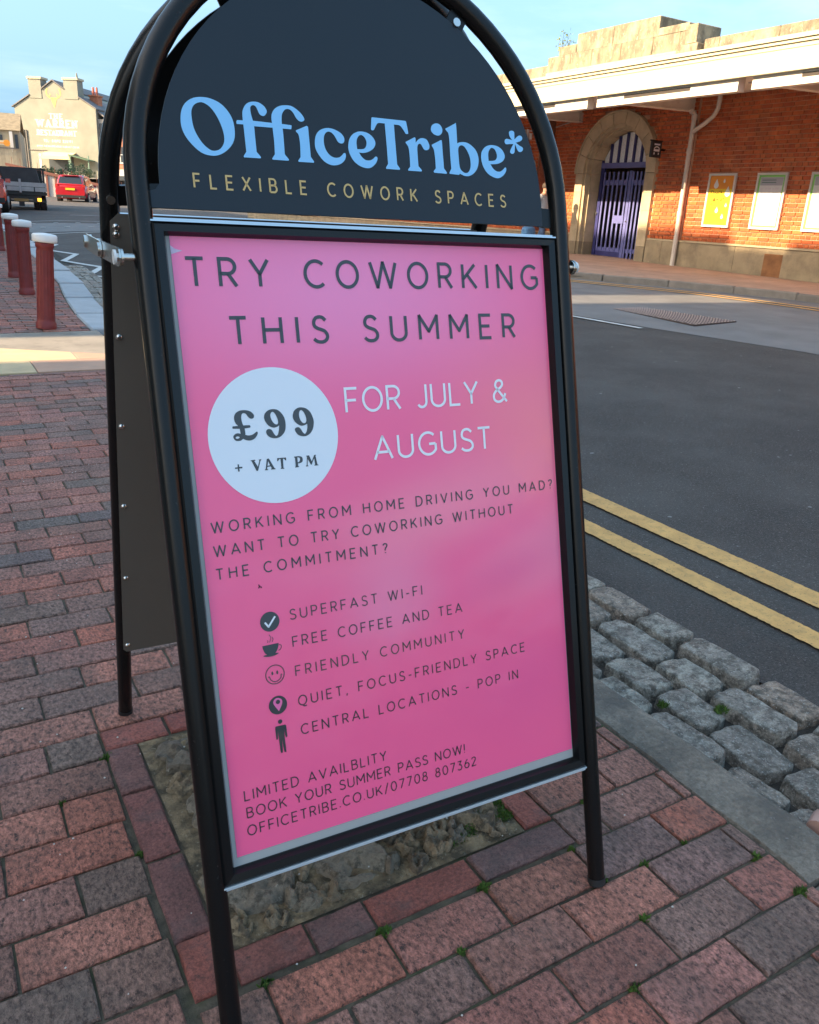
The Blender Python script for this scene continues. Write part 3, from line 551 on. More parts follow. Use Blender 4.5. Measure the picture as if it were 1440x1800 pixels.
TRACED = {
  'hdr': [
    '-254.0,959.3 -251.7,971.2 -246.4,980.1 -237.9,986.5 -227.0,989.6 -214.7,989.2 -202.6,984.8 -193.6,976.3 -188.3,965.6 -187.1,952.8 -189.0,942.3 -194.5,933.2 -203.5,925.5 -213.0,921.2 -222.9,920.6 -232.4,923.2 -241.4,930.2 -249.1,939.6 -253.2,949.3',
    '-239.5,971.6 -236.1,978.7 -230.4,982.5 -224.2,983.3 -216.6,979.5 -210.3,972.0 -205.8,963.1 -202.8,954.0 -201.5,944.6 -202.8,936.8 -207.6,929.9 -214.2,926.8 -220.4,927.2 -227.9,932.6 -234.0,940.9 -238.3,950.7 -239.9,961.5',
    '-182.7,966.6c -175.3,966.9c -175.1,973.8 -174.2,979.1 -170.6,985.5 -165.6,989.5 -159.3,991.3 -152.3,991.1 -146.0,987.7 -142.7,983.2 -142.6,979.7 -145.4,975.9 -148.3,974.9 -151.9,976.3 -153.9,979.9 -155.8,984.5 -157.9,986.6 -160.7,986.8 -163.2,985.0 -164.0,981.9 -163.7,975.8 -162.0,967.7c -136.7,967.5c -136.9,973.2 -135.5,979.5 -131.0,985.7 -123.9,989.8 -116.0,991.4 -108.2,991.2 -100.7,987.5 -94.4,981.9 -91.6,976.8 -92.6,974.4 -96.2,972.9 -100.1,974.0 -103.6,977.8 -106.1,982.5 -109.7,986.1 -114.0,987.0 -118.0,985.3 -121.8,980.0 -123.1,973.7 -123.4,967.5c -110.6,967.1c -110.2,966.0 -111.1,961.9c -122.8,961.8c -122.8,948.0 -123.2,929.7c -118.4,923.8 -119.1,921.9c -140.4,921.7c -140.7,923.4 -136.8,928.6c -136.1,945.1 -136.6,961.6c -161.0,961.1c -161.1,946.4 -161.0,929.8c -156.2,924.0 -156.6,922.0c -178.2,921.6c -178.5,923.2 -174.7,928.7c -174.8,945.2 -175.1,962.0c -183.7,961.8c -183.9,964.3',
    '-104.8,961.2c -89.2,968.4c -87.3,967.3c -87.2,948.3 -87.1,929.3c -83.3,923.7 -83.8,922.0c -104.8,921.7c -105.1,923.4 -101.7,927.7c -100.7,942.7 -101.5,955.2 -104.9,959.8c',
    '-79.6,949.0 -77.3,957.3 -72.1,963.7 -64.6,967.4 -57.4,968.5 -49.3,967.3 -41.3,963.7 -37.1,959.1 -36.5,954.5 -38.4,951.1 -42.1,950.1 -46.1,951.8 -49.2,957.1 -52.9,961.8 -57.8,963.9 -62.6,962.1 -65.9,956.5 -66.6,947.4 -64.3,939.3 -59.3,933.3 -52.8,930.9 -46.5,931.7 -42.1,934.6 -39.2,937.6 -36.6,937.7 -36.2,934.2 -38.4,928.9 -44.2,923.8 -51.7,921.2 -59.9,921.1 -68.8,925.2 -75.6,932.9 -79.4,940.8',
    '-31.2,949.4 -28.9,957.0 -23.6,963.5 -16.9,967.1 -10.4,968.4 -1.9,967.6 5.3,963.7 9.6,957.5 9.0,951.8 5.3,946.8 -2.1,942.4 -9.8,940.4 -16.2,940.4c -12.5,935.1 -7.5,931.5 -1.0,931.3 4.1,933.5 8.2,936.9 10.8,936.4 10.9,933.1 7.3,927.2 0.3,921.9 -7.4,920.7 -16.8,923.0 -24.8,928.5 -29.8,936.5 -31.6,943.8',
    '-18.7,953.2 -17.1,958.9 -13.6,963.0 -9.8,963.6 -6.3,961.3 -3.8,956.4 -4.3,950.7 -7.1,946.7 -11.5,945.2 -18.5,944.7c',
    '7.0,987.7 8.7,988.8c 58.8,989.0c 60.6,987.2 62.5,973.5 61.8,971.8c 58.4,971.7 54.9,976.7 49.8,981.9 40.9,982.3c 40.9,958.3 41.1,929.1c 45.0,923.7 44.3,922.0c 23.7,921.9c 23.3,923.6 26.9,928.6c 27.0,951.4 26.6,982.4c 16.7,981.9 13.1,978.5 9.3,972.5 6.5,971.5 4.8,972.6c 5.8,980.6',
    '57.2,960.6c 72.2,968.2c 73.5,966.8 73.3,961.0c 78.3,965.8 84.8,968.1 91.6,966.4 95.1,959.9 94.4,954.5 90.3,952.1 86.3,952.6 83.8,956.1 81.2,959.7 77.7,959.3 75.3,954.4 75.0,941.8 75.0,929.2c 79.8,924.2 79.0,922.2c 58.4,921.9c 58.0,923.6 61.5,927.3c 62.0,940.8 61.2,953.3 57.3,959.2c',
    '99.7,981.7 102.2,987.3 108.9,990.4 115.2,989.0 118.6,983.5 117.1,977.5 111.5,973.8 104.6,974.9 100.8,977.9',
    '99.2,960.3c 114.5,967.9c 116.4,966.6 116.6,950.9 116.8,929.2c 121.1,923.6 120.3,921.9c 99.9,922.0c 99.5,924.1 103.2,928.3c 103.2,942.0 102.1,953.7 99.1,958.8c',
    '123.7,984.4c 140.5,993.2c 142.4,992.1 142.1,965.8c 147.4,967.8 157.1,968.4 165.4,965.3 173.5,958.4 177.0,948.7 176.2,939.5 172.4,931.2 165.7,924.7 158.0,921.3 150.7,921.1 143.0,923.6c 141.6,921.8c 126.0,922.2c 125.5,923.9 129.0,929.6c 128.8,947.9 128.8,975.6 124.1,983.0c',
    '143.0,957.0 145.0,961.6 148.8,963.7 153.6,962.3 158.5,956.2 162.1,947.5 162.7,937.5 160.6,930.3 156.6,926.0 151.0,925.5 145.3,929.3 143.3,935.1 143.0,945.1',
    '182.0,952.1 184.0,958.3 189.5,964.3 196.6,967.6 204.3,968.5 213.1,967.2 220.3,962.7 223.9,956.4 223.3,951.2 219.0,946.2 211.0,942.6 203.3,941.3 197.6,940.9c 201.5,935.3 207.6,931.6 214.0,931.5 219.3,934.5 223.5,938.0 225.5,936.4 224.2,931.7 218.6,925.7 210.6,921.8 201.8,922.5 192.0,927.0 185.2,935.1 182.2,944.0',
    '194.6,954.1 196.0,959.2 199.5,963.6 203.3,964.4 207.5,961.7 209.9,955.3 209.1,950.1 205.7,947.0 199.9,945.8 194.6,945.4c',
    '234.5,987.0 235.2,990.6 239.5,992.3 243.9,990.9 244.0,984.7 243.9,980.1c 249.2,984.7 254.0,986.6 257.8,985.1 257.9,981.3 254.0,978.4 245.9,975.6c 252.2,972.0 257.9,969.4 258.0,965.8 254.1,962.9 248.9,964.0 244.4,973.4c 243.1,965.1 242.1,960.9 238.1,958.8 234.3,960.8 236.0,965.5 241.2,973.2c 234.0,972.6 227.5,972.0 225.5,975.4 227.4,979.0 232.0,979.8 239.7,978.7c 236.1,982.5',
  ],
  'price': [
    '-224.6,592.1 -224.3,597.2 -221.6,601.4 -216.0,604.1 -208.8,604.2 -202.8,602.4 -198.6,598.6 -198.0,595.5 -199.7,593.0 -203.3,593.0 -206.2,595.6 -208.5,599.2 -211.5,600.6 -214.0,599.2 -215.2,594.9 -214.8,589.7 -213.6,584.8c -205.0,584.6c -204.1,583.2 -204.5,581.4c -212.2,580.8c -211.7,574.6 -212.0,572.5c -208.7,571.5 -204.1,571.6 -199.9,573.3 -197.0,575.3 -195.2,574.7 -196.0,571.3 -200.1,566.7 -205.8,564.7 -211.1,565.4 -215.4,567.5c -219.1,565.4 -224.5,565.6 -227.3,568.0 -228.0,571.5 -225.3,574.4 -221.7,575.2 -218.2,574.3c -218.3,577.7 -218.6,580.8c -227.7,581.5c -228.2,582.8 -227.6,584.5c -220.3,584.6c -223.0,587.6',
    '-225.1,569.6 -223.9,571.0 -221.2,571.0 -219.8,569.6 -222.0,568.3 -224.2,568.4',
    '-184.7,592.9 -183.2,598.0 -178.2,602.1 -171.6,603.3 -165.3,601.8 -160.2,597.0 -156.7,590.1 -156.0,581.1 -157.9,573.3 -162.2,568.2 -167.1,565.5 -172.8,564.9 -179.1,566.7 -182.8,570.7 -183.8,574.3 -182.2,577.0 -178.9,577.7 -175.8,575.9 -173.1,570.8 -170.6,568.0 -168.1,569.6 -166.2,574.8 -165.0,581.3c -169.4,579.3 -174.1,579.2 -179.4,581.9 -183.4,587.5',
    '-175.9,594.9 -174.4,598.8 -172.0,599.7 -169.1,596.7 -166.5,589.9 -166.3,584.5 -168.6,582.9 -171.7,584.5 -174.5,588.7',
    '-144.9,592.9 -142.6,599.0 -137.0,602.7 -131.2,603.2 -124.7,601.0 -119.4,595.7 -116.4,587.4 -116.0,581.0 -118.3,573.0 -122.7,567.5 -128.3,564.7 -134.1,564.7 -139.6,566.9 -143.0,571.2 -143.8,574.9 -141.5,576.8 -138.1,577.0 -135.5,574.7 -132.6,569.6 -129.9,567.7 -127.2,571.0 -125.7,576.3 -125.5,580.8c -130.7,578.9 -135.5,579.1 -140.9,582.8 -144.2,587.5',
    '-135.8,595.0 -134.5,598.5 -132.0,599.5 -129.0,596.4 -126.7,590.8 -126.3,585.4 -128.0,582.3 -131.4,582.3 -134.4,585.9 -135.8,590.5',
  ],
  'VAT': [
    '-226.3,535.3c -224.3,535.1c -224.6,531.9c -220.2,531.6c -220.4,529.7c -224.5,529.7c -224.3,525.9c -226.4,525.9c -226.4,529.8c -230.0,529.8c -230.0,531.5c -226.4,531.5c',
    '-208.9,538.9c -202.5,539.2c -202.0,538.0c -203.6,537.5c -199.4,529.6c -196.7,537.8c -197.7,538.8c -194.0,539.1c -194.0,538.0c -195.4,537.2c -199.8,524.4c -201.8,524.2c -207.2,537.6c',
    '-186.5,538.8c -183.6,539.1c -177.2,525.8c -175.9,525.2c -176.0,524.0c -182.0,524.3c -182.1,525.5c -180.9,525.7c -182.0,528.4c -186.7,528.3c -187.4,525.4c -186.1,525.0c -186.2,523.9c -190.6,524.2c -190.5,525.2c -189.3,525.6c',
    '-186.4,529.7c -182.8,530.0c -185.0,535.8c',
    '-172.2,538.5c -160.0,538.3c -159.9,534.5c -161.1,534.6c -163.0,537.0c -164.2,536.9c -164.7,525.0c -163.6,524.5c -163.7,523.6c -168.7,523.9c -168.6,524.9c -167.7,525.3c -167.7,536.9c -169.5,537.1c -171.4,534.3c -172.6,534.7c',
    '-148.7,538.4c -141.5,538.5 -137.8,537.0 -136.6,534.1 -137.5,530.6 -140.5,529.1 -143.9,528.9c -143.8,525.3c -142.7,524.7c -142.7,523.9c -148.2,523.7c -148.3,524.8c -147.4,525.2c -147.4,536.9c -148.6,537.3c',
    '-144.0,537.1c -141.2,536.4 -140.5,533.6 -142.3,530.6 -144.0,530.6c',
    '-131.1,538.2c -127.1,538.3c -124.0,529.8c -119.8,538.1c -117.1,538.3c -117.2,537.4c -117.9,537.0c -116.2,525.0c -114.8,524.4c -114.9,523.6c -120.7,523.7c -120.8,524.7c -119.6,525.0c -120.2,533.6c -124.7,525.3c -125.9,525.9c -129.5,533.5c -130.5,524.9c -129.4,524.6c -129.5,523.7c -133.0,523.7c -133.0,524.7c -131.8,525.1c -130.3,536.8c -131.2,537.3c',
  ],
  'cup': [
    '-217.9,291.1c -195.4,291.2c -196.6,285.5 -198.3,281.9 -201.0,278.5c -196.1,277.8c -200.3,275.7 -205.0,275.1 -211.0,275.2 -216.8,276.5 -217.6,277.9c -212.7,278.3c -215.6,281.5 -217.4,286.4',
  ],
  'handle': [
    '-195.3,288.8 -192.4,287.9 -192.0,285.2 -193.6,282.3 -196.4,281.2',
  ],
  'steam': [
    '-207.3,304.9 -205.4,300.3 -207.5,294.2',
    '-203.7,301.3 -202.4,297.8 -204.1,294.2',
    '-210.3,297.7 -209.7,296.0 -210.2,294.1',
  ],
  'tick': [
    '-211.4,322.3 -206.9,315.6 -196.6,328.3',
  ],
  'mouth': [
    '-214.2,247.5 -212.5,247.5 -211.0,243.2 -206.6,239.9 -202.0,239.8 -196.9,243.4 -196.1,247.8 -194.5,247.5',
  ],
  'eye': [
    '-208.1,251.7',
    '-201.1,251.7',
  ],
  'smiley': [
    '-204.5,249.6',
  ],
  'check': [
    '-204.4,322.1',
  ],
  'pinc': [
    '-204.6,206.8',
  ],
  'pindot': [
    '-204.5,211.3',
  ],
  'pin': [
    '-211.0,210.5 -209.9,214.5 -206.3,216.7 -202.4,216.1 -199.2,213.7 -198.4,209.8 -200.1,204.9 -204.3,198.2c -208.8,205.6',
  ],
  'head': [
    '-204.0,183.3',
  ],
  'man': [
    '-211.7,175.7 -210.2,178.0c -198.1,177.7c -196.5,176.6 -196.2,173.2 -196.0,161.7 -196.9,160.0 -198.5,160.7 -199.4,172.0c -199.9,160.7 -199.5,140.4 -200.9,140.0 -202.2,140.8 -203.8,158.3c -204.4,141.0 -205.9,140.1 -207.3,141.1 -208.0,160.1c -208.5,171.6c -209.3,161.1 -210.1,160.0 -211.5,160.5',
  ],
}

# ------------------------------------------------------------------ the pavement sign
O_ = Vector((.5434403,.81926679,.22521312)); A_ = Vector((.99931547,-.03678778,-.00371072)); B0 = Vector((.01366418,.27418581,.9615796)); N_ = Vector((-.03435696,-.96097207,.27450121))
RB = Vector((-.01009585,-.27424702,.96160623)); RN = Vector((.03639302,.96091051,.2744311)); RA = Vector((.56125734,1.18618468,1.38583969))
m_blk = M('black_powder_coat', (.006,.006,.006), .26, spec=.32, bump=.08, bs=900, bd=.0006, spots=((.05,.048,.045),240,.68,.74))
m_navy = M('navy_panel', (.008,.0135,.021), .40, spec=.42)
m_rail = M('dark_satin_rail', (.006,.0065,.007), .22, spec=.35)
m_alu = M('bare_aluminium', (.62,.64,.66), .28, 1)
m_alu2 = M('pale_aluminium', (.62,.70,.74), .35, .35)
m_chr = M('zinc_steel', (.66,.64,.60), .24, 1)
m_back = M('dark_back_sheet', (.17,.15,.125), .45, .2, var=.12, vs=3)
m_lb = M('sky_blue_print', (.24,.56,.88), .45); m_gold = M('gold_print', (.60,.42,.16), .45)
m_grey = M('charcoal_print', (.035,.040,.045), .3, coat=.5); m_white = M('white_print', (.80,.82,.86), .3, coat=.5)
m_sheet = M('pale_grey_backing', (.38,.375,.36), .5)
SG = thing('pavement_sign', 'black arched A-frame pavement sign with navy header and pink poster, standing on the brick pavement', 'sign', (.55, .93, 0))
SL = Vector((.55, .93, 0))
def F(u, v, w_=0): return tuple(O_+(u*A_+v*B0+w_*N_)*.001-SL)
def Rr_(u, v, w_=0): return tuple(RA+(u*A_-(1207-v)*RB+w_*RN)*.001-SL)
def arch(fn, sgn=1):
    P = [(-313, v) for v in (-222, 0, 300, 600, 840)]+[(4-317*math.cos(R_(a)), 888+317*math.sin(R_(a))) for a in range(0, 181, 5)]+[(321, v) for v in (840, 600, 300, 0, -222)]
    return [fn(u, v, 0) for u, v in P]
def panel_outline():
    return [(-306,854),(-306,872),(-293,876),(-287,884)]+[(-287*math.cos(R_(a)), 885+287*math.sin(R_(a))) for a in range(4, 177, 4)]+[(287,885),(287,855)]
for nm, fn, side in (('front', F, 1), ('rear', Rr_, -1)):
    fr = MB().tube(arch(fn), .0142, 18).build('tube_frame', m_blk, SG)
    for u in (-313, 321):
        MB().tube([fn(u,-221), fn(u,-233)], .0152, 16).build('foot_cap', M('rubber', (.012,.012,.012), .7), fr)
    b = MB(); b.prism(panel_outline(), lambda a, c_, d: fn(a, c_, d), 4, 1); hp = b.build('header_panel', m_navy if side == 1 else m_blk, SG)
    # side and top tabs that hold the header in the tube
    for sx in (-1, 1):
        b = MB(); b.prism([(sx*283,856),(sx*312,854),(sx*312,882),(sx*283,884)], lambda a, c_, d: fn(a, c_, d), .5, -5 if side == 1 else -6); tb = b.build('header_tab', m_blk, SG)
        for q in (R_(58),):
            b = MB(); P = [(sx*(r*math.cos(q)+k*14*math.sin(q)), 885+r*math.sin(q)-k*14*math.cos(q)) for r, k in ((270,-1),(316,-1),(316,1),(270,1))]
            b.prism(P, lambda a, c_, d: fn(a, c_, d), .5, -5); b.build('header_tab', m_blk, SG)
            cc = (sx*292*math.cos(q), 885+292*math.sin(q)); MB().tube([fn(cc[0], cc[1], 1), fn(cc[0], cc[1], 7)], .006, 10).build('bolt', m_chr, SG)
    if side == 1:
        hpl = hp
    else:
        for sx in (-1,1): MB().tube([fn(sx*314, 866, -20), fn(sx*314, 866, -13)], .0062, 10).build('bolt', m_chr, SG)
    # snap frame: four mitred rails
    o0, o1, i0 = 305, 836, 18
    for (P0, P1, P2, P3) in (((-305,-17),(305,-17),(287,1),(-287,1)), ((305,-17),(305,836),(287,822),(287,1)), ((305,836),(-305,836),(-287,822),(287,822)), ((-305,836),(-305,-17),(-287,1),(-287,822))):
        b = MB(); q = lambda p, s: p
        def ins(p, k): return (p[0]*(1-k*.03), p[1]+(k*.8 if p[1] < 400 else -k*.8)*14*.5)
        vs = [fn(P0[0],P0[1],-9), fn(P1[0],P1[1],-9), fn(P2[0],P2[1],-9), fn(P3[0],P3[1],-9)]
        vs += [fn(P0[0],P0[1],9), fn(P1[0],P1[1],9)]
        a0, a1 = [(lerp(P0[0],P3[0],.22), lerp(P0[1],P3[1],.22)), (lerp(P1[0],P2[0],.22), lerp(P1[1],P2[1],.22))]
        c0, c1_ = [(lerp(P0[0],P3[0],.8), lerp(P0[1],P3[1],.8)), (lerp(P1[0],P2[0],.8), lerp(P1[1],P2[1],.8))]
        vs += [fn(*a0,13), fn(*a1,13), fn(*c0,12), fn(*c1_,12), fn(P3[0],P3[1],2.2), fn(P2[0],P2[1],2.2)]
        b.add(vs, [(0,1,5,4),(4,5,7,6),(6,7,9,8),(8,9,11,10),(10,11,2,3),(0,3,2,1),(0,4,6,8,10,3),(1,2,11,9,7,5)])
        b.build('frame_rail', m_rail, SG)
    for v0, v1, w0, w1 in ((836.3,838.3,-13,12),(840.5,842.5,-13,4),(-19.5,-17.3,-13,12),(-24,-22,-13,8),(-22,-19.5,-12,-10),(838.3,840.5,-12,-10)):
        b = MB(); b.prism([(-305,v0),(305,v0),(305,v1),(-305,v1)], lambda a, c_, d: fn(a, c_, d), w0, w1); b.build('edge_strip', m_alu if v0 > 0 else m_alu2, SG)
    # back sheet
    if side == 1:
        b = MB(); b.prism([(-304,-16),(304,-16),(304,835),(-304,835)], lambda a, c_, d: fn(a, c_, d), -9.5, -11); b.build('back_sheet', m_back, SG)
        b = MB(); b.prism([(-300,-10),(300,-10),(300,830),(-300,830)], lambda a, c_, d: fn(a, c_, d), -1.5, -.3); b.build('backing_sheet', m_sheet, SG)
    else:
        P = [(-316,-24),(-310,-31),(310,-31),(316,-24),(316,836),(305,847),(-305,847),(-316,836)]
        b = MB(); b.prism(P, lambda a, c_, d: fn(a, c_, d), -16.4, -18); bs_ = b.build('back_sheet', m_back, SG)
        for v in (828,817,657,496,332,164,-13):
            for sx in (-1, 1):
                b = MB(); b.tube([fn(sx*308, v, -18), fn(sx*308, v, -19.5), fn(sx*308, v, -21.5)], [.0058,.0055,.003], 12); b.build('rivet', m_chr, bs_)
# stays: a pair of hinged straps joins the legs on each side
for sx in (-1, 1):
    p0 = Vector(F(sx*343, 795)); p2 = Vector(Rr_(sx*343, 800)); p1 = (p0+p2)/2+Vector((0,0,-.001)); off = Vector(A_)*sx*.0022
    def strap(q0, q1, o, k):
        d = (q1-q0).normalized(); up = A_.cross(d).normalized(); b = MB(); P = []
        for i in range(7): a = R_(90+180*i/6); P.append(q0+d*.011*math.cos(a)+up*.011*math.sin(a))
        for i in range(7): a = R_(-90+180*i/6); P.append(q1+d*.011*math.cos(a)+up*.011*math.sin(a))
        n = len(P); b.add([p+o for p in P]+[p+o+A_*sx*.002 for p in P], [tuple(range(n)), tuple(reversed(range(n,2*n)))]+[(i,(i+1)%n,n+(i+1)%n,n+i) for i in range(n)])
        return b.build('stay_strap', m_chr, SG)
    strap(p0, p1, Vector((0,0,0)), 0); strap(p1, p2, off*1.2, 1)
    for q, o in ((p0,0),(p1,1),(p2,1)):
        MB().tube([q-A_*sx*(.026 if q is not p1 else .004), q+A_*sx*.004], .0045, 8).build('pivot_bolt', m_chr, SG)
        MB().tube([q+A_*sx*.0045, q+A_*sx*.0075], .0088, 14).build('bolt_head', M('white_cap', (.7,.7,.68), .4) if q is p0 else m_chr, SG)
        MB().tube([q-A_*sx*.0035, q-A_*sx*.0005], .010, 14).build('washer', m_chr, SG)
# poster sheet: pink with soft coral, paler and deeper patches in its colour, under a glossy cover
pm = bpy.data.materials.new('poster_print'); pm.use_nodes = True; n = pm.node_tree.nodes; L = pm.node_tree.links; p = n['Principled BSDF']
p.inputs['Roughness'].default_value = .38; p.inputs['Coat Weight'].default_value = 1; p.inputs['Coat IOR'].default_value = 1.48; p.inputs['Coat Roughness'].default_value = .16; p.inputs['Specular IOR Level'].default_value = .35
uvn = n.new('ShaderNodeUVMap'); uvn.uv_map = 'print'
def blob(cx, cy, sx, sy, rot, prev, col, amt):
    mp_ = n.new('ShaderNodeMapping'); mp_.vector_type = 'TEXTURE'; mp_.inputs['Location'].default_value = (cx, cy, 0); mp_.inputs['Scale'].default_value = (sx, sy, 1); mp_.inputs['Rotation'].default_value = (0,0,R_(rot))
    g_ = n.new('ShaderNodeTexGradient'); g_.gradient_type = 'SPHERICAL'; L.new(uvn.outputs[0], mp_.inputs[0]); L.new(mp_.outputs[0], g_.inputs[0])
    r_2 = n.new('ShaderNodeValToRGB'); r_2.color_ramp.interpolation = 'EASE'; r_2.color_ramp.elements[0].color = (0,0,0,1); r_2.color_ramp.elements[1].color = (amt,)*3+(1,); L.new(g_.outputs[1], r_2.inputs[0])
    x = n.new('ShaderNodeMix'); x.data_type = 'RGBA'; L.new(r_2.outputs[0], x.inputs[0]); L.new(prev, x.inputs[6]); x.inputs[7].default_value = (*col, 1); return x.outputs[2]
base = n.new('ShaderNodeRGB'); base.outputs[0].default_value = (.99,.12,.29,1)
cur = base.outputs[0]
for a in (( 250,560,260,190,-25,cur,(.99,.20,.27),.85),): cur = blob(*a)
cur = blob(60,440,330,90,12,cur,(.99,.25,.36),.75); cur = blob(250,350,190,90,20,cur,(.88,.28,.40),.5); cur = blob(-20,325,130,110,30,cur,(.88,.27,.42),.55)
cur = blob(-150,415,150,45,-10,cur,(.92,.11,.25),.6); cur = blob(190,330,150,50,15,cur,(.86,.09,.27),.55); cur = blob(-60,760,480,200,0,cur,(.95,.28,.54),.8); cur = blob(210,150,200,120,0,cur,(.86,.10,.29),.5)  # wide lavender blob at the top paints the sky reflection into the colour
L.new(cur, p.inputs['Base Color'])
nb = n.new('ShaderNodeTexNoise'); nb.inputs['Scale'].default_value = .007; nb.inputs['Detail'].default_value = 2; L.new(uvn.outputs[0], nb.inputs[0])
bp = n.new('ShaderNodeBump'); bp.inputs['Strength'].default_value = .5; bp.inputs['Distance'].default_value = .012; L.new(nb.outputs[0], bp.inputs['Height']); L.new(bp.outputs[0], p.inputs['Coat Normal'])
b = MB(); q4 = [(-282,822),(286.6,823),(285.5,15.5),(-281,13.5)]; n4 = 24; vs = []; uvs = []
for j in range(n4+1):
    for i in range(n4+1):
        s_, t_ = i/n4, j/n4; x = lerp(lerp(q4[3][0],q4[0][0],t_), lerp(q4[2][0],q4[1][0],t_), s_); yy = lerp(lerp(q4[3][1],q4[2][1],s_), lerp(q4[0][1],q4[1][1],s_), t_)
        vs.append(F(x, yy, .5)); uvs.append((x, yy))
b.add(vs, [(j*(n4+1)+i, j*(n4+1)+i+1, (j+1)*(n4+1)+i+1, (j+1)*(n4+1)+i) for j in range(n4) for i in range(n4)], True)
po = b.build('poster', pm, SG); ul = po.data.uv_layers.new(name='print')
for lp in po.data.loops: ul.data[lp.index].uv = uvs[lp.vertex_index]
# circle
b = MB(); b.add([F(-171.5+89.5*math.cos(2*math.pi*i/72), 568.5+89.5*math.sin(2*math.pi*i/72), .9) for i in range(72)], [tuple(range(72))])
m_disc = M('pale_disc_print', (.74,.80,.86), .3, coat=.5); disc = b.build('price_disc', m_disc, po)
def T_(s, u, v, wd, H, t, mat, wz=1.2, parent=po, kx=1.06, name='lettering'):
    if H < 17:
        b = MB(); line_text(b, s, u, v, wd, H, t, lambda a, c_: F(a, c_, wz), kx); o = b.build(name, mat, parent); o['kind'] = 'stuff'; return o
    ws = [G_[ch][0]*kx*(H-t) for ch in s]; gap = (wd-t-sum(ws))/(len(s)-1); x = u
    for ch, w1 in zip(s, ws):
        if ch != ' ': b = MB(); line_text(b, ch, x, v, w1+t, H, t, lambda a, c_: F(a, c_, wz), kx); b.build('letter', mat, parent)
        x += w1+gap
T_('TRY COWORKING', -268, 759.5, 542, 38.5, 4.6, m_grey, kx=1.08)
T_('THIS SUMMER', -220, 686.5, 446, 38, 4.6, m_grey, kx=1.08)
T_('FOR JULY &', -68, 590.5, 271, 36, 3.7, m_white, kx=1.08)
T_('AUGUST', -31, 521.5, 199, 35.5, 3.7, m_white, kx=1.12)
T_('WORKING FROM HOME DRIVING YOU MAD?', -269.5, 449.5, 547, 15.3, 1.75, m_grey)
T_('WANT TO TRY COWORKING WITHOUT', -269.5, 418.8, 469, 15.3, 1.75, m_grey)
T_('THE COMMITMENT?', -269.5, 388.5, 248.5, 15.3, 1.75, m_grey)
for s, v, u1 in (('SUPERFAST WI-FI', 319, 29), ('FREE COFFEE AND TEA', 281.3, 95), ('FRIENDLY COMMUNITY', 240.3, 95), ('QUIET, FOCUS-FRIENDLY SPACE', 198, 204), ('CENTRAL LOCATIONS - POP IN', 157.3, 188)):
    T_(s, -176, v, u1+176, 15, 1.5, m_grey)
for s, v, u0, u1 in (('LIMITED AVAILBLITY', 87, -263.5, -51), ('BOOK YOUR SUMMER PASS NOW!', 62.8, -262.5, 81), ('OFFICETRIBE.CO.UK/07708 807362', 38, -264, 100)):
    T_(s, u0, v, u1-u0, 15, 1.5, m_grey)
T_('FLEXIBLE COWORK SPACES', -246.5, 879.5, 467.5, 18.8, 2.35, m_gold, 4.6, hpl, .93)
GRP = {'hdr':[(0,1),(2,),(3,),(4,),(5,6),(7,),(8,),(9,),(10,),(11,12),(13,14),(15,)], 'price':[(0,1),(2,3),(4,5)], 'VAT':[(0,),(1,),(2,3),(4,),(5,6),(7,)], 'cup':[(0,)], 'man':[(0,)]}
def TR(key, fn, mat, parent, name='letter', n_=6):
    for g_ in GRP[key]: fill(name, [spl(parse(TRACED[key][i]), True, n_) for i in g_], fn, mat, parent, 0)
TR('hdr', lambda a, c_: F(a, c_, 4.6), m_lb, hpl)
TR('price', lambda a, c_: F(a, c_, 1.3), m_grey, po); TR('VAT', lambda a, c_: F(a, c_, 1.3), m_grey, po)
TR('cup', lambda a, c_: F(a, c_, 1.2), m_grey, po, 'cup_symbol')
TR('man', lambda a, c_: F(a, c_, 1.2), m_grey, po, 'person_symbol')
def disc_(c_, r, mat, wz, name):
    b = MB(); b.add([F(c_[0]+r*math.cos(2*math.pi*i/32), c_[1]+r*math.sin(2*math.pi*i/32), wz) for i in range(32)], [tuple(range(32))]); return b.build(name, mat, po)
disc_((-204.4,322.3), 13.4, m_grey, 1.2, 'tick_symbol'); disc_((-204.6,206.8), 12.8, m_grey, 1.2, 'pin_symbol'); disc_((-204,183.3), 3.0, m_grey, 1.2, 'person_symbol')
pk = M('pink_print', (.83,.16,.38), .35, coat=.5)
fill('pin_symbol', [spl(parse(TRACED['pin'][0]), True)], lambda a, c_: F(a, c_, 1.5), pk, po, 0); disc_((-204.5,211.3), 3.0, m_grey, 1.8, 'pin_symbol')
b = MB(); ribbon(b, [q[:2] for q in parse(TRACED['tick'][0])], 2.5, lambda a, c_: F(a, c_, 1.5)); b.build('tick_symbol', m_white, po)
b = MB()
for s in TRACED['steam']: ribbon(b, spl(parse(s)), .7, lambda a, c_: F(a, c_, 1.2))
ribbon(b, spl(parse(TRACED['handle'][0])), .9, lambda a, c_: F(a, c_, 1.2)); b.build('cup_symbol', m_grey, po)
b = MB(); ribbon(b, arc(-204.5,249.4,12.9,12.9,0,350,36), 1.2, lambda a, c_: F(a, c_, 1.2), True); ribbon(b, spl(parse(TRACED['mouth'][0])), 1.1, lambda a, c_: F(a, c_, 1.2))
for s in TRACED['eye']:
    x, yy, _ = parse(s)[0]; b.add([F(x+1.3*math.cos(2*math.pi*i/16), yy+2.6*math.sin(2*math.pi*i/16), 1.2) for i in range(16)], [tuple(range(16))])
b.build('smile_symbol', m_grey, po)
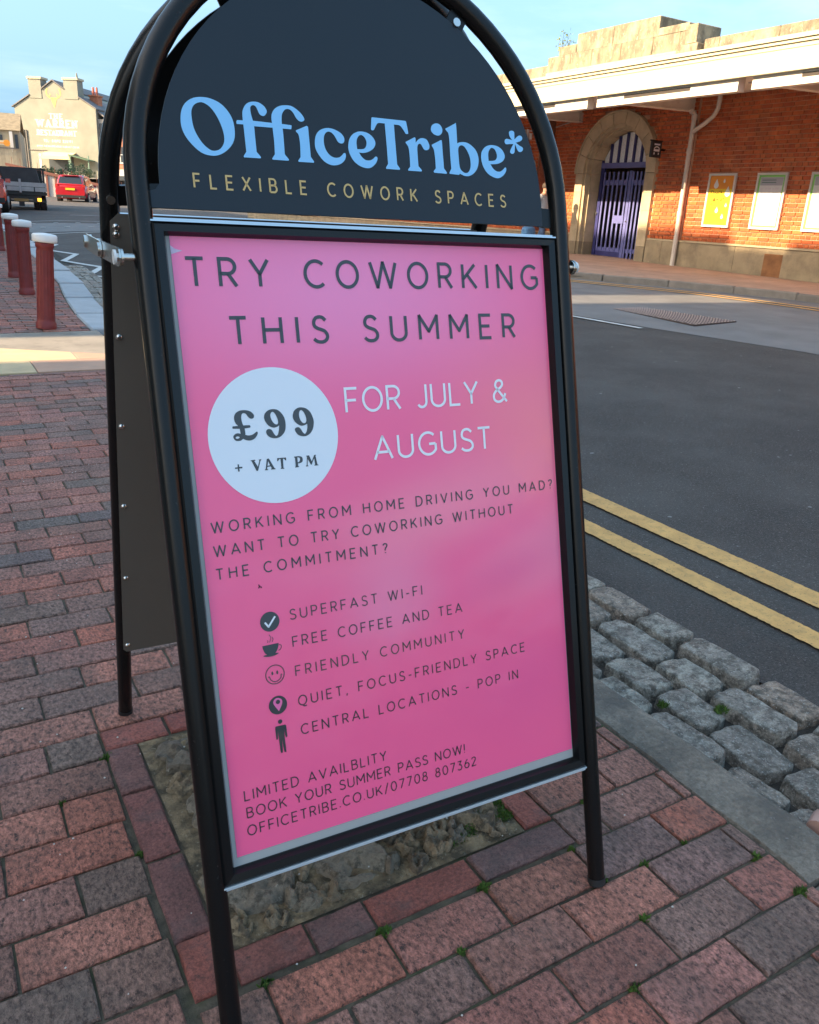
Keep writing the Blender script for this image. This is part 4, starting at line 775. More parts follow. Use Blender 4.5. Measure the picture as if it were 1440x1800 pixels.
# small tear in the poster's top corner and a squashed fly under the third line
b = MB(); b.add([F(-282.5,808,.8), F(-268,804.5,.8), F(-281.8,800,.8)], [(0,1,2)]); b.add([F(-282.6,811,1.0), F(-276,806,1.0), F(-282,806.5,1.0)], [(0,1,2)]); b.build('torn_corner', M('torn_paper', (.62,.50,.66), .6), po)
b = MB(); rs = random.Random(8)
for _ in range(7): x, yy = -213+rs.uniform(-2.2,2.2), 372+rs.uniform(-3,2); b.add([F(x+rs.uniform(.5,1.3)*math.cos(i*1.05), yy+rs.uniform(.5,1.5)*math.sin(i*1.05), 1.2+_*.01) for i in range(6)], [tuple(range(6))])
b.build('smudge', M('dark_smudge', (.05,.015,.02), .6), po)
# ------------------------------------------------------------------ station across the road
WX = 13.6
m_brk = M('station_brick', (.42,.10,.03), .85, rnd=[(.48,.10,.028),(.60,.155,.045),(.53,.12,.035),(.43,.09,.028),(.64,.18,.055),(.50,.115,.036)], var=.25, vs=3, dirt=((.26,.11,.06),.9,.50,.72,.5), spots=((.6,.42,.3),14,.68,.80), bump=.4, bs=60)
m_mor = M('lime_mortar', (.72,.46,.30), .9, var=.3, vs=2, dirt=((.3,.17,.1),1.1,.5,.7,.7))
m_stone = M('sandstone', (.52,.42,.27), .85, rnd=.07, var=.2, vs=3, dirt=((.30,.24,.16),4,.52,.75,.6), bump=.4, bs=40)
m_plinth = M('rendered_plinth', (.34,.27,.17), .9, var=.25, vs=2.5, dirt=((.20,.16,.11),3.2,.48,.7,.8), spots=((.55,.48,.36),26,.68,.8), bump=.6, bs=30)
m_par = M('weathered_parapet', (.30,.25,.165), .9, rnd=.12, var=.4, vs=3, dirt=((.12,.10,.07),4.5,.42,.62,.9), spots=((.38,.33,.24),16,.58,.7), bump=.9, bs=24, stretch=(1,1,.6))
m_cream = M('cream_paint', (.48,.44,.31), .6, var=.08, vs=1.5, dirt=((.5,.42,.28),2,.58,.8,.5))
m_creamw = M('white_steel_paint', (.66,.60,.52), .55, var=.1, vs=4, dirt=((.38,.27,.2),5,.6,.75,.6))
m_slot = M('dark_slot', (.05,.04,.035), .8)
m_rust = M('rust_stain', (.26,.12,.05), .9, var=.3, vs=6)
ST = thing('station_building', 'long red brick station with a stone arch, cream canopy and weathered parapet across the road', 'building', (WX, 12, 0))
o_ = Vector((WX, 12, 0))
def S(b, name, mat, parent=ST, kind=None):
    b.v = [(p[0]-WX, p[1]-12, p[2]) for p in b.v]; o = b.build(name, mat, parent); return tag(o, kind=kind)
ARC_S, ARC_Z, RI, RO = 14.42, 2.08, .885, 1.22            # arch centre along the street, springing height, radii
AO = 15.5
def gzw(y): return gz(WX, y)+.08
# mortar backing wall with the arched hole (bricks stand 8 mm proud of it)
def arch_cut(y, r=1.0): 
    d = abs(y-ARC_S)
    return None if d >= r else ARC_Z+math.sqrt(max(0, r*r-d*d))
wall = MB(); ys = [-14+i*.5 for i in range(53)]+[12.5+.1*i for i in range(42)]+[16.7+.5*i for i in range(42)]
ys = sorted(set(round(v, 3) for v in ys)); R1 = RO-.05
for a, b2 in zip(ys, ys[1:]):
    m_ = (a+b2)/2; zc = arch_cut(m_, R1); z0 = gz(WX, m_)-.1 if zc is None else zc
    wall.add([(WX,a,z0),(WX,b2,z0),(WX,b2,4.0),(WX,a,4.0)], [(0,1,2,3)])
S(wall, 'wall', m_mor)
b = MB().box(WX+.5, WX+5, -14, 37, -.2, 4.0); b.box(WX+.02, WX+.5, -14, ARC_S-R1, -.2, 4.0); b.box(WX+.02, WX+.5, ARC_S+R1, 37, -.2, 4.0); b.box(WX+.02,WX+.5,ARC_S-R1,ARC_S+R1,ARC_Z+R1+.02,4.0)
b.f = [f for f in b.f]; bodyo = None
# interior behind the gate: dark hall with a pale far wall and daylight window
hall = MB().box(WX+4.9, WX+5, 11, 18, -.2, 4.0).box(WX+.5, WX+5, 10.9, 11, -.2, 4.0).box(WX+.5, WX+5, 18, 18.1, -.2, 4.0).box(WX+.5, WX+5, 11, 18, 3.6, 3.7).box(WX+.3, WX+5, 11, 18, 0, .22)
S(hall, 'hall', M('hall_wall', (.32,.27,.22), .9, var=.2, vs=1))
b = MB().box(WX+.02, WX+5, -14, 10.8, -.2, 3.98).box(WX+.02, WX+5, 18.2, 37, -.2, 3.98).box(WX+.12,WX+.5,10.8,ARC_S-RI-.02,-.2,3.9).box(WX+.12,WX+.5,ARC_S+RI+.02,18.2,-.2,3.9).box(WX+5,WX+5.2,10.8,18.2,-.2,3.98)
S(b, 'core', m_mor)
roof = MB().box(WX+.3, WX+5.2, -14, 37, 4.02, 4.12); S(roof, 'roof', M('roof_lead', (.2,.2,.2), .7))
# plinth: stone below 0.77 m, standing 4 cm proud
for a, b2 in ((-14,6.2),(6.2,8.4),(8.4,10.9),(10.9,12.30),(12.30,12.72),(12.72,13.18),(15.64,16.62),(16.62,18.4),(18.4,24),(24,31),(31,37)):
    px_ = .09 if 12.3 <= a < 13.2 else (.05 if a < 16 else .48)
    S(MB().box(WX-px_, WX+.02, a+.004, b2-.004, -.1, .755), 'plinth_block', m_plinth)
S(MB().box(WX-.075, WX+.02, -14, 13.17, .757, .79), 'plinth_cap', m_stone)
S(MB().box(WX-.075, WX+.02, 15.65, 16.60, .757, .79), 'plinth_cap', m_stone); S(MB().box(WX-.505, WX+.02, 16.61, 37, .757, .79), 'plinth_cap', m_stone)
# rust stain run down the plinth
S(MB().box(WX-.0535, WX-.051, 9.83, 10.22, .2, .66), 'rust_stain', m_rust)
# bricks: English bond, headers and stretchers
def brick_mesh(L, H=.0615, dpt=.02):
    b = MB(); e = .004
    b.add([(0,-L/2,-H/2),(0,L/2,-H/2),(0,L/2,H/2),(0,-L/2,H/2),(-dpt+.002,-L/2,-H/2),(-dpt+.002,L/2,-H/2),(-dpt+.002,L/2,H/2),(-dpt+.002,-L/2,H/2),(-dpt,-L/2+e,-H/2+e),(-dpt,L/2-e,-H/2+e),(-dpt,L/2-e,H/2-e),(-dpt,-L/2+e,H/2-e)],
          [(0,1,5,4),(1,2,6,5),(2,3,7,6),(3,0,4,7),(4,5,9,8),(5,6,10,9),(6,7,11,10),(7,4,8,11),(8,9,10,11)]); return b
bricks = []
def course(y0, y1, z, k, off=0.):
    L = .225 if k % 2 else .1125; y = y0+(0 if k % 2 else .056)
    n = 0
    if not (k % 2): bricks.append((y0+.028, z, .046, off))
    while y < y1-.03:
        l = min(L, y1-y); yc = y+l/2
        zc = arch_cut(yc, RO+l*.25)
        if (zc is None or z-.03 > zc): bricks.append((yc, z, l-.0135, off))
        y += L
rows = [(.79+.0375+.075*k, k) for k in range(42)]
for z, k in rows:
    lo = 4.5; 
    course(4.6, 12.30, z, k) ; course(12.305, 12.70, z, k, .06); course(12.705, 16.62, z, k, .03); course(16.66, 23.4, z, k, .43)
bricks = [q for q in bricks if not (q[0] < 13.2 and q[0] > 15.64 and q[1] < .79) and not (ARC_S-RO < q[0] < ARC_S+RO and q[1] < ARC_Z) and q[1] < 3.93 and not (q[3] > .4 and q[1] > 3.35)]
rs = random.Random(11)
bsel = [q for q in bricks if 8.9 < q[0] < 12.28 and q[1] < 3.1 and q[2] > .15 and q[3] == 0]
bsel.sort(key=lambda q: q[0]); bsel = set(bsel[:298])
BM = to_me(brick_mesh(.2125), 'brick', m_brk)
rest = MB()
for q in bricks:
    y, z, l, off = q
    if q in bsel:
        o = mk('brick', BM, ST, (-off-.0, y-12, z)); o.scale = (1, l/.2125, 1)
    else:
        g = brick_mesh(l, .0615, .012); g.v = [(p[0]+WX-off-.001, p[1]+y, p[2]+z) for p in g.v]; rest.add(g.v, g.f)
S(rest, 'bricks', m_brk, kind='stuff')
# bricks shown beyond the corner further left and along the band above the canopy
for a, b2, off in ((12.305,12.70,.05),(12.705,16.62,.02)):
    S(MB().box(WX-off, WX+.015, a, min(b2, 13.19), .8, 3.93), 'pilaster', m_mor)
S(MB().box(WX-.02, WX+.015, 15.65, 16.62, .8, 3.93), 'pilaster', m_mor)
S(MB().box(WX-.41, WX+.015, 16.64, 37, -.1, 3.37), 'bay_wall', m_mor); S(MB().box(WX-.43, WX+.012, 16.625, 16.639, .3, 3.36), 'bay_side', M('shade_toned_brick', (.22,.08,.045), .9, var=.3, vs=6, dirt=((.4,.25,.15),30,.55,.62,.4)))  # bay side brick coloured darker to stand for the corner shadow
# plain brick further along both ways (courses too fine to tell apart)
m_brkfar = M('brick_far', (.40,.105,.045), .85, var=.3, vs=2, dirt=((.55,.33,.19),30,.5,.6,.4))
S(MB().box(WX-.012, WX+.01, -14, 4.6, .8, 3.93), 'wall_far', m_brkfar); S(MB().box(WX-.442, WX-.40, 23.4, 37, .8, 3.22), 'wall_far', m_brkfar)
# stone arch: voussoirs of the outer ring, inner moulding, jambs, reveal
m_arch = m_stone
def ring(r0, r1, x0, x1, a0, a1, n=5):
    b = MB(); P = [(r0, R_(lerp(a0,a1,i/n))) for i in range(n+1)]+[(r1, R_(lerp(a1,a0,i/n))) for i in range(n+1)]
    b.prism([(ARC_S-r*math.cos(t), ARC_Z+r*math.sin(t)) for r, t in P], lambda a, c_, d: (d, a, c_), x0, x1); return b
N_V = 9
for k in range(N_V):
    a0, a1 = 180*k/N_V+.35, 180*(k+1)/N_V-.35
    S(ring(RI+.10, RO, WX-.10, WX+.04, a0, a1), 'voussoir', m_arch); S(ring(RI+.03, RI+.098, WX-.055, WX+.06, a0, a1), 'moulding', m_arch)
    S(ring(RI, RI+.60, WX+.061, WX+.42, a0, a1), 'reveal_stone', m_arch)
    S(ring(RO+.001, RO+.035, WX-.13, WX-.0, a0-.3, a1+.3), 'moulding', m_arch)
for sg in (-1, 1):
    z = .25; k = 0
    while z < ARC_Z-.02:
        z1 = min(ARC_Z-.004, z+.36)
        def J(r0, r1, x0, x1, nm, pw=0):
            y0, y1 = sorted((ARC_S+sg*r0, ARC_S+sg*r1)); S(MB().box(x0, x1, y0, y1, z+.004, z1), nm, m_arch if z > .6 else m_plinth)
        J(RI+.10, RO, WX-.10, WX+.04, 'jamb_stone'); J(RI+.03, RI+.098, WX-.055, WX+.06, 'moulding'); J(RI, RI+.60, WX+.061, WX+.42, 'reveal_stone')
        z += .36; k += 1
S(MB().box(WX-.2, WX+.5, ARC_S-1.3, ARC_S+1.3, .1, .235), 'doorstep', m_plinth)
# steel gates, blue, in the arch
m_gate = M('blue_gate_paint', (.14,.15,.38), .45, var=.15, vs=8); m_gated = M('navy_gate_paint', (.035,.037,.16), .5, var=.2, vs=8)
GX = WX+.36; gy0, gy1, gz0, gz1 = ARC_S-RI+.03, ARC_S+RI-.03, .25, 2.33
GT = thing('station_gates', 'blue steel bar gates closed across the stone arch doorway of the station', 'gate', (GX, ARC_S, .25))
def Gt(b, name, mat, par=GT): b.v = [(p[0]-GX, p[1]-ARC_S, p[2]-.25) for p in b.v]; return b.build(name, mat, par)
Gt(MB().box(GX-.04, GX+.04, gy0, gy1, 2.22, 2.33), 'top_rail', m_gate); Gt(MB().box(GX-.035, GX+.03, gy1-.09, gy1, gz0, 2.219), 'gate_post', m_gated); Gt(MB().box(GX-.035, GX+.03, gy0, gy0+.03, gz0, 2.219), 'gate_post', m_gated)
mid = ARC_S-.10; nb_ = 0
Gt(MB().box(GX-.02, GX+.02, mid-.04, mid+.04, gz0+.05, 2.16), 'meeting_stile', m_gate)
for y0, y1, n_ in ((mid+.05, gy1-.1, 6), (gy0+.04, mid-.05, 6)):
    Gt(MB().box(GX-.012, GX+.014, y0, y1, 1.86, 1.97), 'gate_rail', m_gate); Gt(MB().box(GX-.012, GX+.014, y0, y1, .43, .52), 'gate_rail', m_gate)
    for i in range(n_):
        y = lerp(y0+.04, y1-.04, i/(n_-1)); Gt(MB().box(GX-.03, GX-.013, y-.024, y+.024, .30 if y0 < mid else .45, 2.14), 'gate_bar', m_gate)
Gt(MB().box(GX-.012, GX+.014, mid+.05, gy1-.1, .26, .43), 'kick_plate', m_gated); Gt(MB().box(GX-.034, GX-.0305, mid+.05, mid+.36, 1.05, 1.22), 'lock_plate', m_gate)
Gt(MB().cyl((GX-.05, mid-.06, 1.1), .022, .022, .02, 10, 'x'), 'padlock', m_chr); Gt(MB().cyl((GX-.06, gy1-.02, 1.25), .03, .03, .025, 10, 'x'), 'hinge', m_alu)
# fanlight above the gates: vertical blades with pale wired panes between
FL = MB()
for i in range(8):
    y = ARC_S-RI+.06+i*(2*RI-.12)/7; h = math.sqrt(max(0, RI*RI-(y-ARC_S)**2)); z1 = max(2.36, ARC_Z+h-.02)
    Gt(MB().box(GX-.05, GX+.03, y-.022, y+.022, 2.331, z1), 'fanlight_blade', m_gated)
    if i < 7:
        ya, yb = y+.023, y+(2*RI-.12)/7-.023; ha = ARC_Z+math.sqrt(max(0, RI*RI-(ya-ARC_S)**2))-.02; hb_ = ARC_Z+math.sqrt(max(0, RI*RI-(yb-ARC_S)**2))-.02
        b = MB(); b.prism([(ya,2.334),(yb,2.334),(yb,max(2.34,hb_)),(ya,max(2.34,ha))], lambda a, c_, d: (d, a, c_), GX+.0, GX+.008); Gt(b, 'fanlight_pane', M('wired_glass', (.88,.93,.93), .25, var=.1, vs=30, dirt=((.5,.6,.6),50,.55,.6,.5)))
# pale parcels standing inside, seen through the right leaf
tag(MB().box(-.3,.3,-.45,.45,0,.16).build('notice_rack', M('rack', (.6,.55,.52), .6, var=.3, vs=30), None, (GX+.9, ARC_S-.55, .82)), 'pale low rack standing inside the station behind the blue gates', 'rack')
# parapet
m_brkb = M('brick_band', (.42,.12,.04), .85, var=.3, vs=8)
def Pp(x0, x1, y0, y1, z0, z1, nm='parapet_block', mt=None): S(MB().bbox(x0, x1, y0+.003, y1-.003, z0, z1, .012), nm, mt or m_par)
y = -14
while y < 12.3: Pp(WX-.14, WX+.3, y, min(y+1.3, 12.36), 4.02, 4.40); y += 1.3
Pp(WX-.19, WX+.32, -14, 12.36, 3.93, 4.015, 'cornice', m_stone)
Pp(WX-.30, WX+.3, 12.37, 12.90, 3.95, 4.33); Pp(WX-.24, WX+.5, 12.90, 13.6, 4.26, 4.58); Pp(WX-.24, WX+.5, 12.70, 12.90, 4.335, 4.58); Pp(WX-.30, WX+.35, 12.42, 12.70, 4.335, 4.66); Pp(WX-.24, WX+.5, 12.70, 13.5, 4.585, 4.72)
for a, b2 in ((13.6,14.5),(14.5,15.4),(15.4,16.1)): Pp(WX-.24, WX+.5, a, b2, 4.26, 4.58)
for a, b2 in ((13.5,14.8),(14.8,15.95)): Pp(WX-.22, WX+.9, a, b2, 4.585, 4.95)
Pp(WX-.22, WX+.5, 15.96, 16.55, 4.585, 4.76); Pp(WX-.24, WX+.5, 16.1, 16.9, 4.26, 4.58)
Pp(WX-.28, WX+.35, 12.9, 16.9, 4.195, 4.255, 'cornice', m_stone); S(MB().box(WX-.14, WX+.35, 12.91, 16.9, 3.95, 4.19), 'brick_band', m_brkb)
y = 16.9
while y < 36: Pp(WX-.14, WX+.3, y, y+1.3, 4.10, 4.45); y += 1.3
# canopy
m_soff = M('soffit_white', (.78,.76,.70), .6, var=.05, vs=2)
FX = WX-2.75
b = MB(); b.prism([(FX+.055,3.24),(WX-.025,3.42),(WX-.025,3.47),(FX+.055,3.29)], lambda a, c_, d: (a, d, c_), -14, 24); S(b, 'canopy_soffit', m_soff); S(MB().box(FX+.06, WX-.02, -14, 24, 3.52, 3.60), 'canopy_roof', M('canopy_felt', (.25,.24,.22), .8))
S(MB().box(FX, FX+.05, -14, 24, 3.155, 3.50), 'fascia', m_cream); S(MB().box(FX-.03, FX+.06, -14, 24, 3.501, 3.545), 'fascia_moulding', m_cream); S(MB().box(FX-.06, FX+.07, -14, 24, 3.546, 3.60), 'fascia_moulding', m_cream); S(MB().box(FX-.018, FX-.001, -14, 24, 3.155, 3.185), 'fascia_moulding', m_cream); S(MB().box(FX-.012, FX-.001, -14, 24, 3.44, 3.452), 'fascia_moulding', m_cream)
for k, (a, b2) in enumerate(((5.3,9.0),(9.25,12.3),(12.55,15.6),(15.9,19))):
    S(MB().box(FX+.07, FX+.22, a, b2, 2.985, 3.235), 'gutter_beam', m_creamw)
    S(MB().box(FX+.0675, FX+.0695, lerp(a,b2,.30), lerp(a,b2,.78), 3.07, 3.125), 'vent_slot', m_slot)
for y in (5.2, 9.12, 12.43, 15.75, 19.1, 22.4):       # tapered steel brackets
    b = MB(); b.prism([(WX-.03,3.418),(FX+.25,3.25),(FX+.25,3.12),(WX-.03,3.19)], lambda a, c_, d: (a, d, c_), y-.022, y+.022); S(b, 'bracket', m_creamw)
    b = MB(); b.prism([(WX-.03,3.165),(FX+.22,3.098),(FX+.22,3.118),(WX-.03,3.188)], lambda a, c_, d: (a, d, c_), y-.075, y+.075); S(b, 'bracket_flange', m_creamw)
# rainwater pipe with swan-neck branch
PY_ = 12.33
rp_ = thing('downpipe', 'cream painted rainwater pipe with a side branch running down the station wall', 'drainpipe', (WX-.12, PY_, .2))
def Dp(b, nm): b.v = [(p[0]-WX+.12, p[1]-PY_, p[2]-.2) for p in b.v]; return b.build(nm, m_creamw, rp_)
Dp(MB().tube([(WX-.12,PY_,.2),(WX-.12,PY_,3.02),(WX-.12,PY_,3.10),(WX-.16,PY_+.0,3.14),(WX-.24,PY_,3.155)], .046, 12), 'pipe')
Dp(MB().tube([(WX-.12,PY_-.01,2.80),(WX-.12,PY_-.30,2.95),(WX-.12,PY_-.46,3.05),(WX-.12,PY_-.54,3.18),(WX-.12,PY_-.55,3.40)], .042, 12), 'branch')
for z in (2.45, 1.3, 3.06): Dp(MB().tube([(WX-.12,PY_,z-.045),(WX-.12,PY_,z+.045)], .056, 12), 'collar')
# posters in pale frames
m_pf = M('pale_frame', (.66,.64,.58), .5); m_yelp = M('yellow_print', (.80,.55,.02), .5); m_yor = M('orange_print', (.78,.28,.02), .5); m_wp = M('white_poster', (.74,.73,.71), .5, var=.05, vs=8); m_grn = M('green_print', (.25,.62,.12), .5); m_gp = M('grey_print', (.42,.42,.46), .5)
def poster(y0, y1, lab, paper, edge):
    t = thing('wall_poster', lab, 'poster', (WX-.03, (y0+y1)/2, 1.56), 0, 'framed posters in a row on the station wall')
    W2, H2 = (y1-y0)/2, .485
    def X(b, nm, mat): return b.build(nm, mat, t)
    for a in ((-W2,W2,-H2,-H2+.04),(-W2,W2,H2-.04,H2),(-W2,-W2+.04,-H2+.041,H2-.041),(W2-.04,W2,-H2+.041,H2-.041)): X(MB().box(-.035,.006,a[0],a[1],a[2],a[3]), 'frame_bar', m_pf)
    if edge: X(MB().box(-.016,-.0,-W2+.041,W2-.041,-H2+.041,H2-.041), 'border', edge)
    X(MB().box(-.019,-.0165,-W2+(.075 if edge else .041),W2-(.075 if edge else .041),-H2+(.07 if edge else .041),H2-(.075 if edge else .041)), 'sheet', paper)
    return t, W2, H2
P1, W2, H2 = poster(11.15, 11.79, 'yellow poster with white water drops, nearest the cream drainpipe on the station wall', m_yelp, None)
def onp(nm, mat, fnb): b = MB(); fnb(b, lambda a, c_: (-.0205, -a, c_)); b.build(nm, mat, P1)
b = MB().box(-.0200,-.0192,-W2+.041,W2-.041,.21,.444); b.build('orange_band', m_yor, P1)
def drop(b, fn, cx, cy, r):
    P = [(cx+r*math.sin(R_(a)), cy-r*math.cos(R_(a))) for a in range(-130, 131, 20)]; P.append((cx, cy+r*2.2)); b.add([fn(*q) for q in P], [tuple(range(len(P)))])
onp('water_drops', M('drop_print', (.80,.78,.74), .5), lambda b, fn: [drop(b, lambda a, c_: (-.0212, -a, c_), *q) for q in ((-.12,.27,.055),(.17,.13,.06),(.06,.34,.025),(-.02,-.19,.035),(.13,-.30,.03),(.18,-.09,.025))])
def plines(b, fn):
    for s, v in (("DON'T", .11),("SWEAT", .0),("IT...", -.11)): line_text(b, s, -.2, v, .26 if s != 'IT...' else .13, .075, .012, fn)
    for v in (-.2, -.235, -.30, -.335): ribbon(b, [(-.2, v), (.12, v)], .006, fn)
m_olive = M('olive_print', (.35,.22,.03), .5)
b = MB(); fnp = lambda a, c_: (-.0209, -a, c_)
# hand-lettered lower case words
LC = {'D':G_['D'],'o':(.5,[arc(.25,.3,.25,.3,0,360,20)]),'n':(.44,[[(0,.6),(0,0)],[(0,.35)]+arc(.22,.36,.22,.24,170,0)+[(.44,0)]]),"'":(.05,[[(0,1),(0,.75)]]),'t':(.3,[[(.12,1),(.12,.12),(.28,0)],[(0,.62),(.3,.62)]]),
 's':(.4,[spl(c3([(.38,.5),(.2,.6),(.03,.48),(.2,.32),(.38,.16),(.2,0),(0,.1)]),n=3)]),'w':(.66,[[(0,.6),(.17,0),(.33,.6),(.5,0),(.66,.6)]]),'e':(.48,[[(0,.32),(.48,.32)]+arc(.24,.3,.24,.3,5,320)]),'a':(.48,[arc(.24,.3,.24,.3,0,360,20),[(.48,.6),(.48,0)]]),
 'i':(.0,[[(0,.6),(0,0)],[(0,.85),(0,.78)]]),'.':G_['.'],'b':(.48,[[(0,1),(0,0)],arc(.24,.3,.24,.3,0,360,20)]),'l':(.0,[[(0,1),(0,0)]])}
UP = dict(G_)
def words(b, s, u, v, wd, H, t, fn): 
    G_.update(LC); line_text(b, s, u, v, wd, H, t, fn); G_.update(UP)
for s, v, wd in (("Don't", .085, .27), ("sweat", -.02, .34), ("it...", -.125, .16)): words(b, s, -.22, v, wd, .10, .020, fnp)
for v in (-.2, -.235, -.30, -.335): ribbon(b, [(-.2, v), (.12, v)], .005, fnp)
b.build('lettering', m_olive, P1)
P2, W2, H2 = poster(10.05, 10.68, 'white notice with a green border between the yellow poster and the right picture edge', m_wp, m_grn)
MB().box(-.0205,-.0192,-W2+.08,W2-.08,.27,.405).build('heading_band', m_gp, P2)
b = MB()
for v in (.36, .32): ribbon(b, [(-.2, v), (.1, v)], .014, fnp)
b.build('lettering', M('dark_green_print', (.06,.16,.12), .5), P2)
b = MB(); rs = random.Random(2)
for i in range(5):
    for j in range(9): x, z = -.17+.08*i, .2-.055*j; b.box(-.0203,-.0192,x,x+rs.uniform(.03,.07),z,z+rs.uniform(.015,.035))
tag(b.build('faint_columns', M('faint_pink_print', (.70,.65,.66), .5), P2), kind='stuff')
P3, W2, H2 = poster(8.95, 9.58, 'white notice with a green border cut by the right edge of the picture', m_wp, m_grn)
MB().box(-.0205,-.0192,-W2+.08,W2-.08,.27,.405).build('heading_band', m_gp, P3)
# small hanging sign
sg_ = thing('hanging_sign', 'small square black sign with a white pictogram on a bracket beside the stone arch', 'sign', (WX-.3, 13.06, 2.5))
MB().box(-.13,.13,-.03,.03,-.15,.15).build('sign_board', M('sign_black', (.03,.025,.025), .5), sg_)
MB().box(-.16,.16,-.024,.024,.151,.17).build('frame', m_blk, sg_); MB().box(.131,.30,-.012,.012,-.02,.02).build('bracket', m_blk, sg_)
b = MB()
for s_ in (-1,): 
    y = -.0315; R2 = lambda a, c_: (-a, y, c_)
    ribbon(b, [(-.08,.09),(.08,.09)], .03, R2); ribbon(b, arc(0,0,.07,.045,180,0), .02, R2); ribbon(b, [(-.08,-.02),(.08,-.02)], .04, R2); ribbon(b, [(-.06,-.06),(-.06,-.10)], .03, R2); ribbon(b, [(.06,-.06),(.06,-.10)], .03, R2)
b.build('pictogram', m_white, sg_)
b = MB()
R3 = lambda a, c_: (-.1315, a, c_)
tag(MB().box(-.05,.05,-.045,.045,-.09,.09).build('junction_box', M('box_grey', (.5,.46,.4), .6), None, (WX-.06, 15.72, 3.28)), 'pale grey junction box high on the brick wall left of the stone arch', 'junction box')
tag(MB().tube([(WX-.05,15.75,3.24),(WX-.05,16.6,3.12)], .012, 8).build('cable', M('cable_grey', (.4,.36,.32), .6)), 'thin grey cable leading to the junction box on the station wall', 'cable')
# lettering of the station name left of the arch
nm = thing('wall_lettering', 'white raised letters fixed to the projecting brick wall left of the arch', 'lettering', (WX-.447, 17.0, 2.7))
for s, y0, z0, H, wd in (('obli', 17.42, 2.80, .30, .50), ('s', 17.10, 2.50, .30, .16), ('on', 17.06, 2.17, .30, .30)):
    for ch_i, ch in enumerate(s):
        b = MB(); fn0 = lambda a, c_: (0, -a, c_); words(b, ch, 0, 0, max(.07, LC[ch][0]*H), H, .07, fn0)
        v = b.v; nf = len(b.f); b2 = MB(); b2.add(v, b.f); b2.add([(p[0]-.03,p[1],p[2]) for p in v], b.f)
        b2.v = [(p[0], p[1]+(y0-17.0)-ch_i*wd/max(1,len(s))*1.02, p[2]+z0-2.7) for p in b2.v]; b2.build('letter', M('letter_white', (.75,.74,.70), .5), nm)
# weed growing out of the parapet
bw = thing('weed', 'sparse yellow-green weed growing out of the parapet step above the canopy', 'plant', (WX, 16.75, 4.5))
rs = random.Random(4); st_ = MB(); lf = MB()
for _ in range(9):
    a = rs.uniform(0,6.28); e = Vector((math.cos(a)*.2, rs.uniform(-.35,.3), rs.uniform(.25,.62))); st_.tube([(0,0,0), tuple(e*.5+Vector((0,0,.05))), tuple(e)], [.008,.006,.003], 5)
    for k in range(16):
        q = e*rs.uniform(.35,1.05)+Vector((rs.uniform(-.07,.07),rs.uniform(-.07,.07),rs.uniform(-.05,.06))); r = rs.uniform(.02,.045); d = Vector((rs.uniform(-1,1),rs.uniform(-1,1),rs.uniform(-.4,1))).normalized(); g = d.orthogonal()*r*.5
        lf.add([tuple(q), tuple(q+d*r+g), tuple(q+d*r*2), tuple(q+d*r-g)], [(0,1,2,3)])
st_.build('stem', M('weed_stem', (.16,.14,.05), .8), bw); tag(lf.build('leaves', M('weed_leaf', (.17,.20,.05), .7, var=.4, vs=20), bw), kind='stuff')
# ------------------------------------------------------------------ bollards along the kerb
m_bol = M('oxblood_paint', (.20,.022,.020), .5, var=.2, vs=12, dirt=((.11,.03,.025),9,.55,.75,.6)); m_cap = M('bollard_cap', (.78,.77,.74), .5, var=.06, vs=10)
def bollard_shaft():
    b = MB(); n = 64; prof = [(.078,0),(.078,.045),(.070,.055),(.068,.08),(.060,.60),(.060,.62),(.069,.632),(.069,.66),(.062,.67)]; vs = []
    for r, z in prof:
        for k in range(n):
            fl = (.0042*(1 if (k % 4) in (0,1) else -1) if .09 <= z <= .60 else 0); a = 2*math.pi*k/n; vs.append(((r+fl)*math.cos(a), (r+fl)*math.sin(a), z))
    b.add(vs, [(i*n+k, i*n+(k+1)%n, (i+1)*n+(k+1)%n, (i+1)*n+k) for i in range(len(prof)-1) for k in range(n)], True); return b
BL = [(.84,7.22,'fluted dark red bollard with a white cap nearest the sunlit band of pavement',4.6),(.96,9.53,'fluted dark red bollard with a white cap, second from the sunlit band of pavement',1.7),
      (1.02,11.27,'dark red bollard partly hidden behind the second one from the sunlit band',1.5),(1.24,15.6,'dark red bollard cut by the left edge of the picture',1),(1.45,19.5,'farthest dark red bollard out of frame along the pale kerb',-1)][:4]
bp_ = thing('bollard', BL[0][2], 'bollard', (0,0,0), 0, 'dark red bollards in a row along the kerb')
bollard_shaft().build('shaft', m_bol, bp_)
b = MB(); b.lathe((0,0,.665), [(.07,0),(.088,.003),(.093,.014),(.093,.052),(.084,.062),(.04,.069),(.003,.072)], 28); b.build('cap', m_cap, bp_)
for k, (x, y, lab, tl) in enumerate(BL):
    o = bp_ if k == 0 else copy_tree(bp_); o['label'] = lab; o.location = (x, y, gz(x, y)); o.rotation_euler = (0, R_(tl), 0)
# pink clay pipes lying in the gutter
b = MB(); b.tube([(1.345,.655,-.012),(1.37,.665,-.008),(1.43,.64,-.012)], .02, 10); tag(b.build('clay_shard', M('pink_clay', (.42,.25,.20), .6, var=.2, vs=30)), 'rounded pinkish clay shard lying in the gutter at the kerb end', 'shard')
b = MB(); b.v = lump(3, sq=2.6).v; b.f = lump(3, sq=2.6).f; b.sm = [True]*len(b.f); b.xf(Matrix.Translation((1.37,.605,-.016)) @ Matrix.Diagonal((.12,.09,.05,1)))
tag(b.build('clay_piece', M('brown_clay', (.36,.22,.15), .6, var=.2, vs=30)), 'flat brown clay piece in the gutter below the pinkish shard', 'shard')

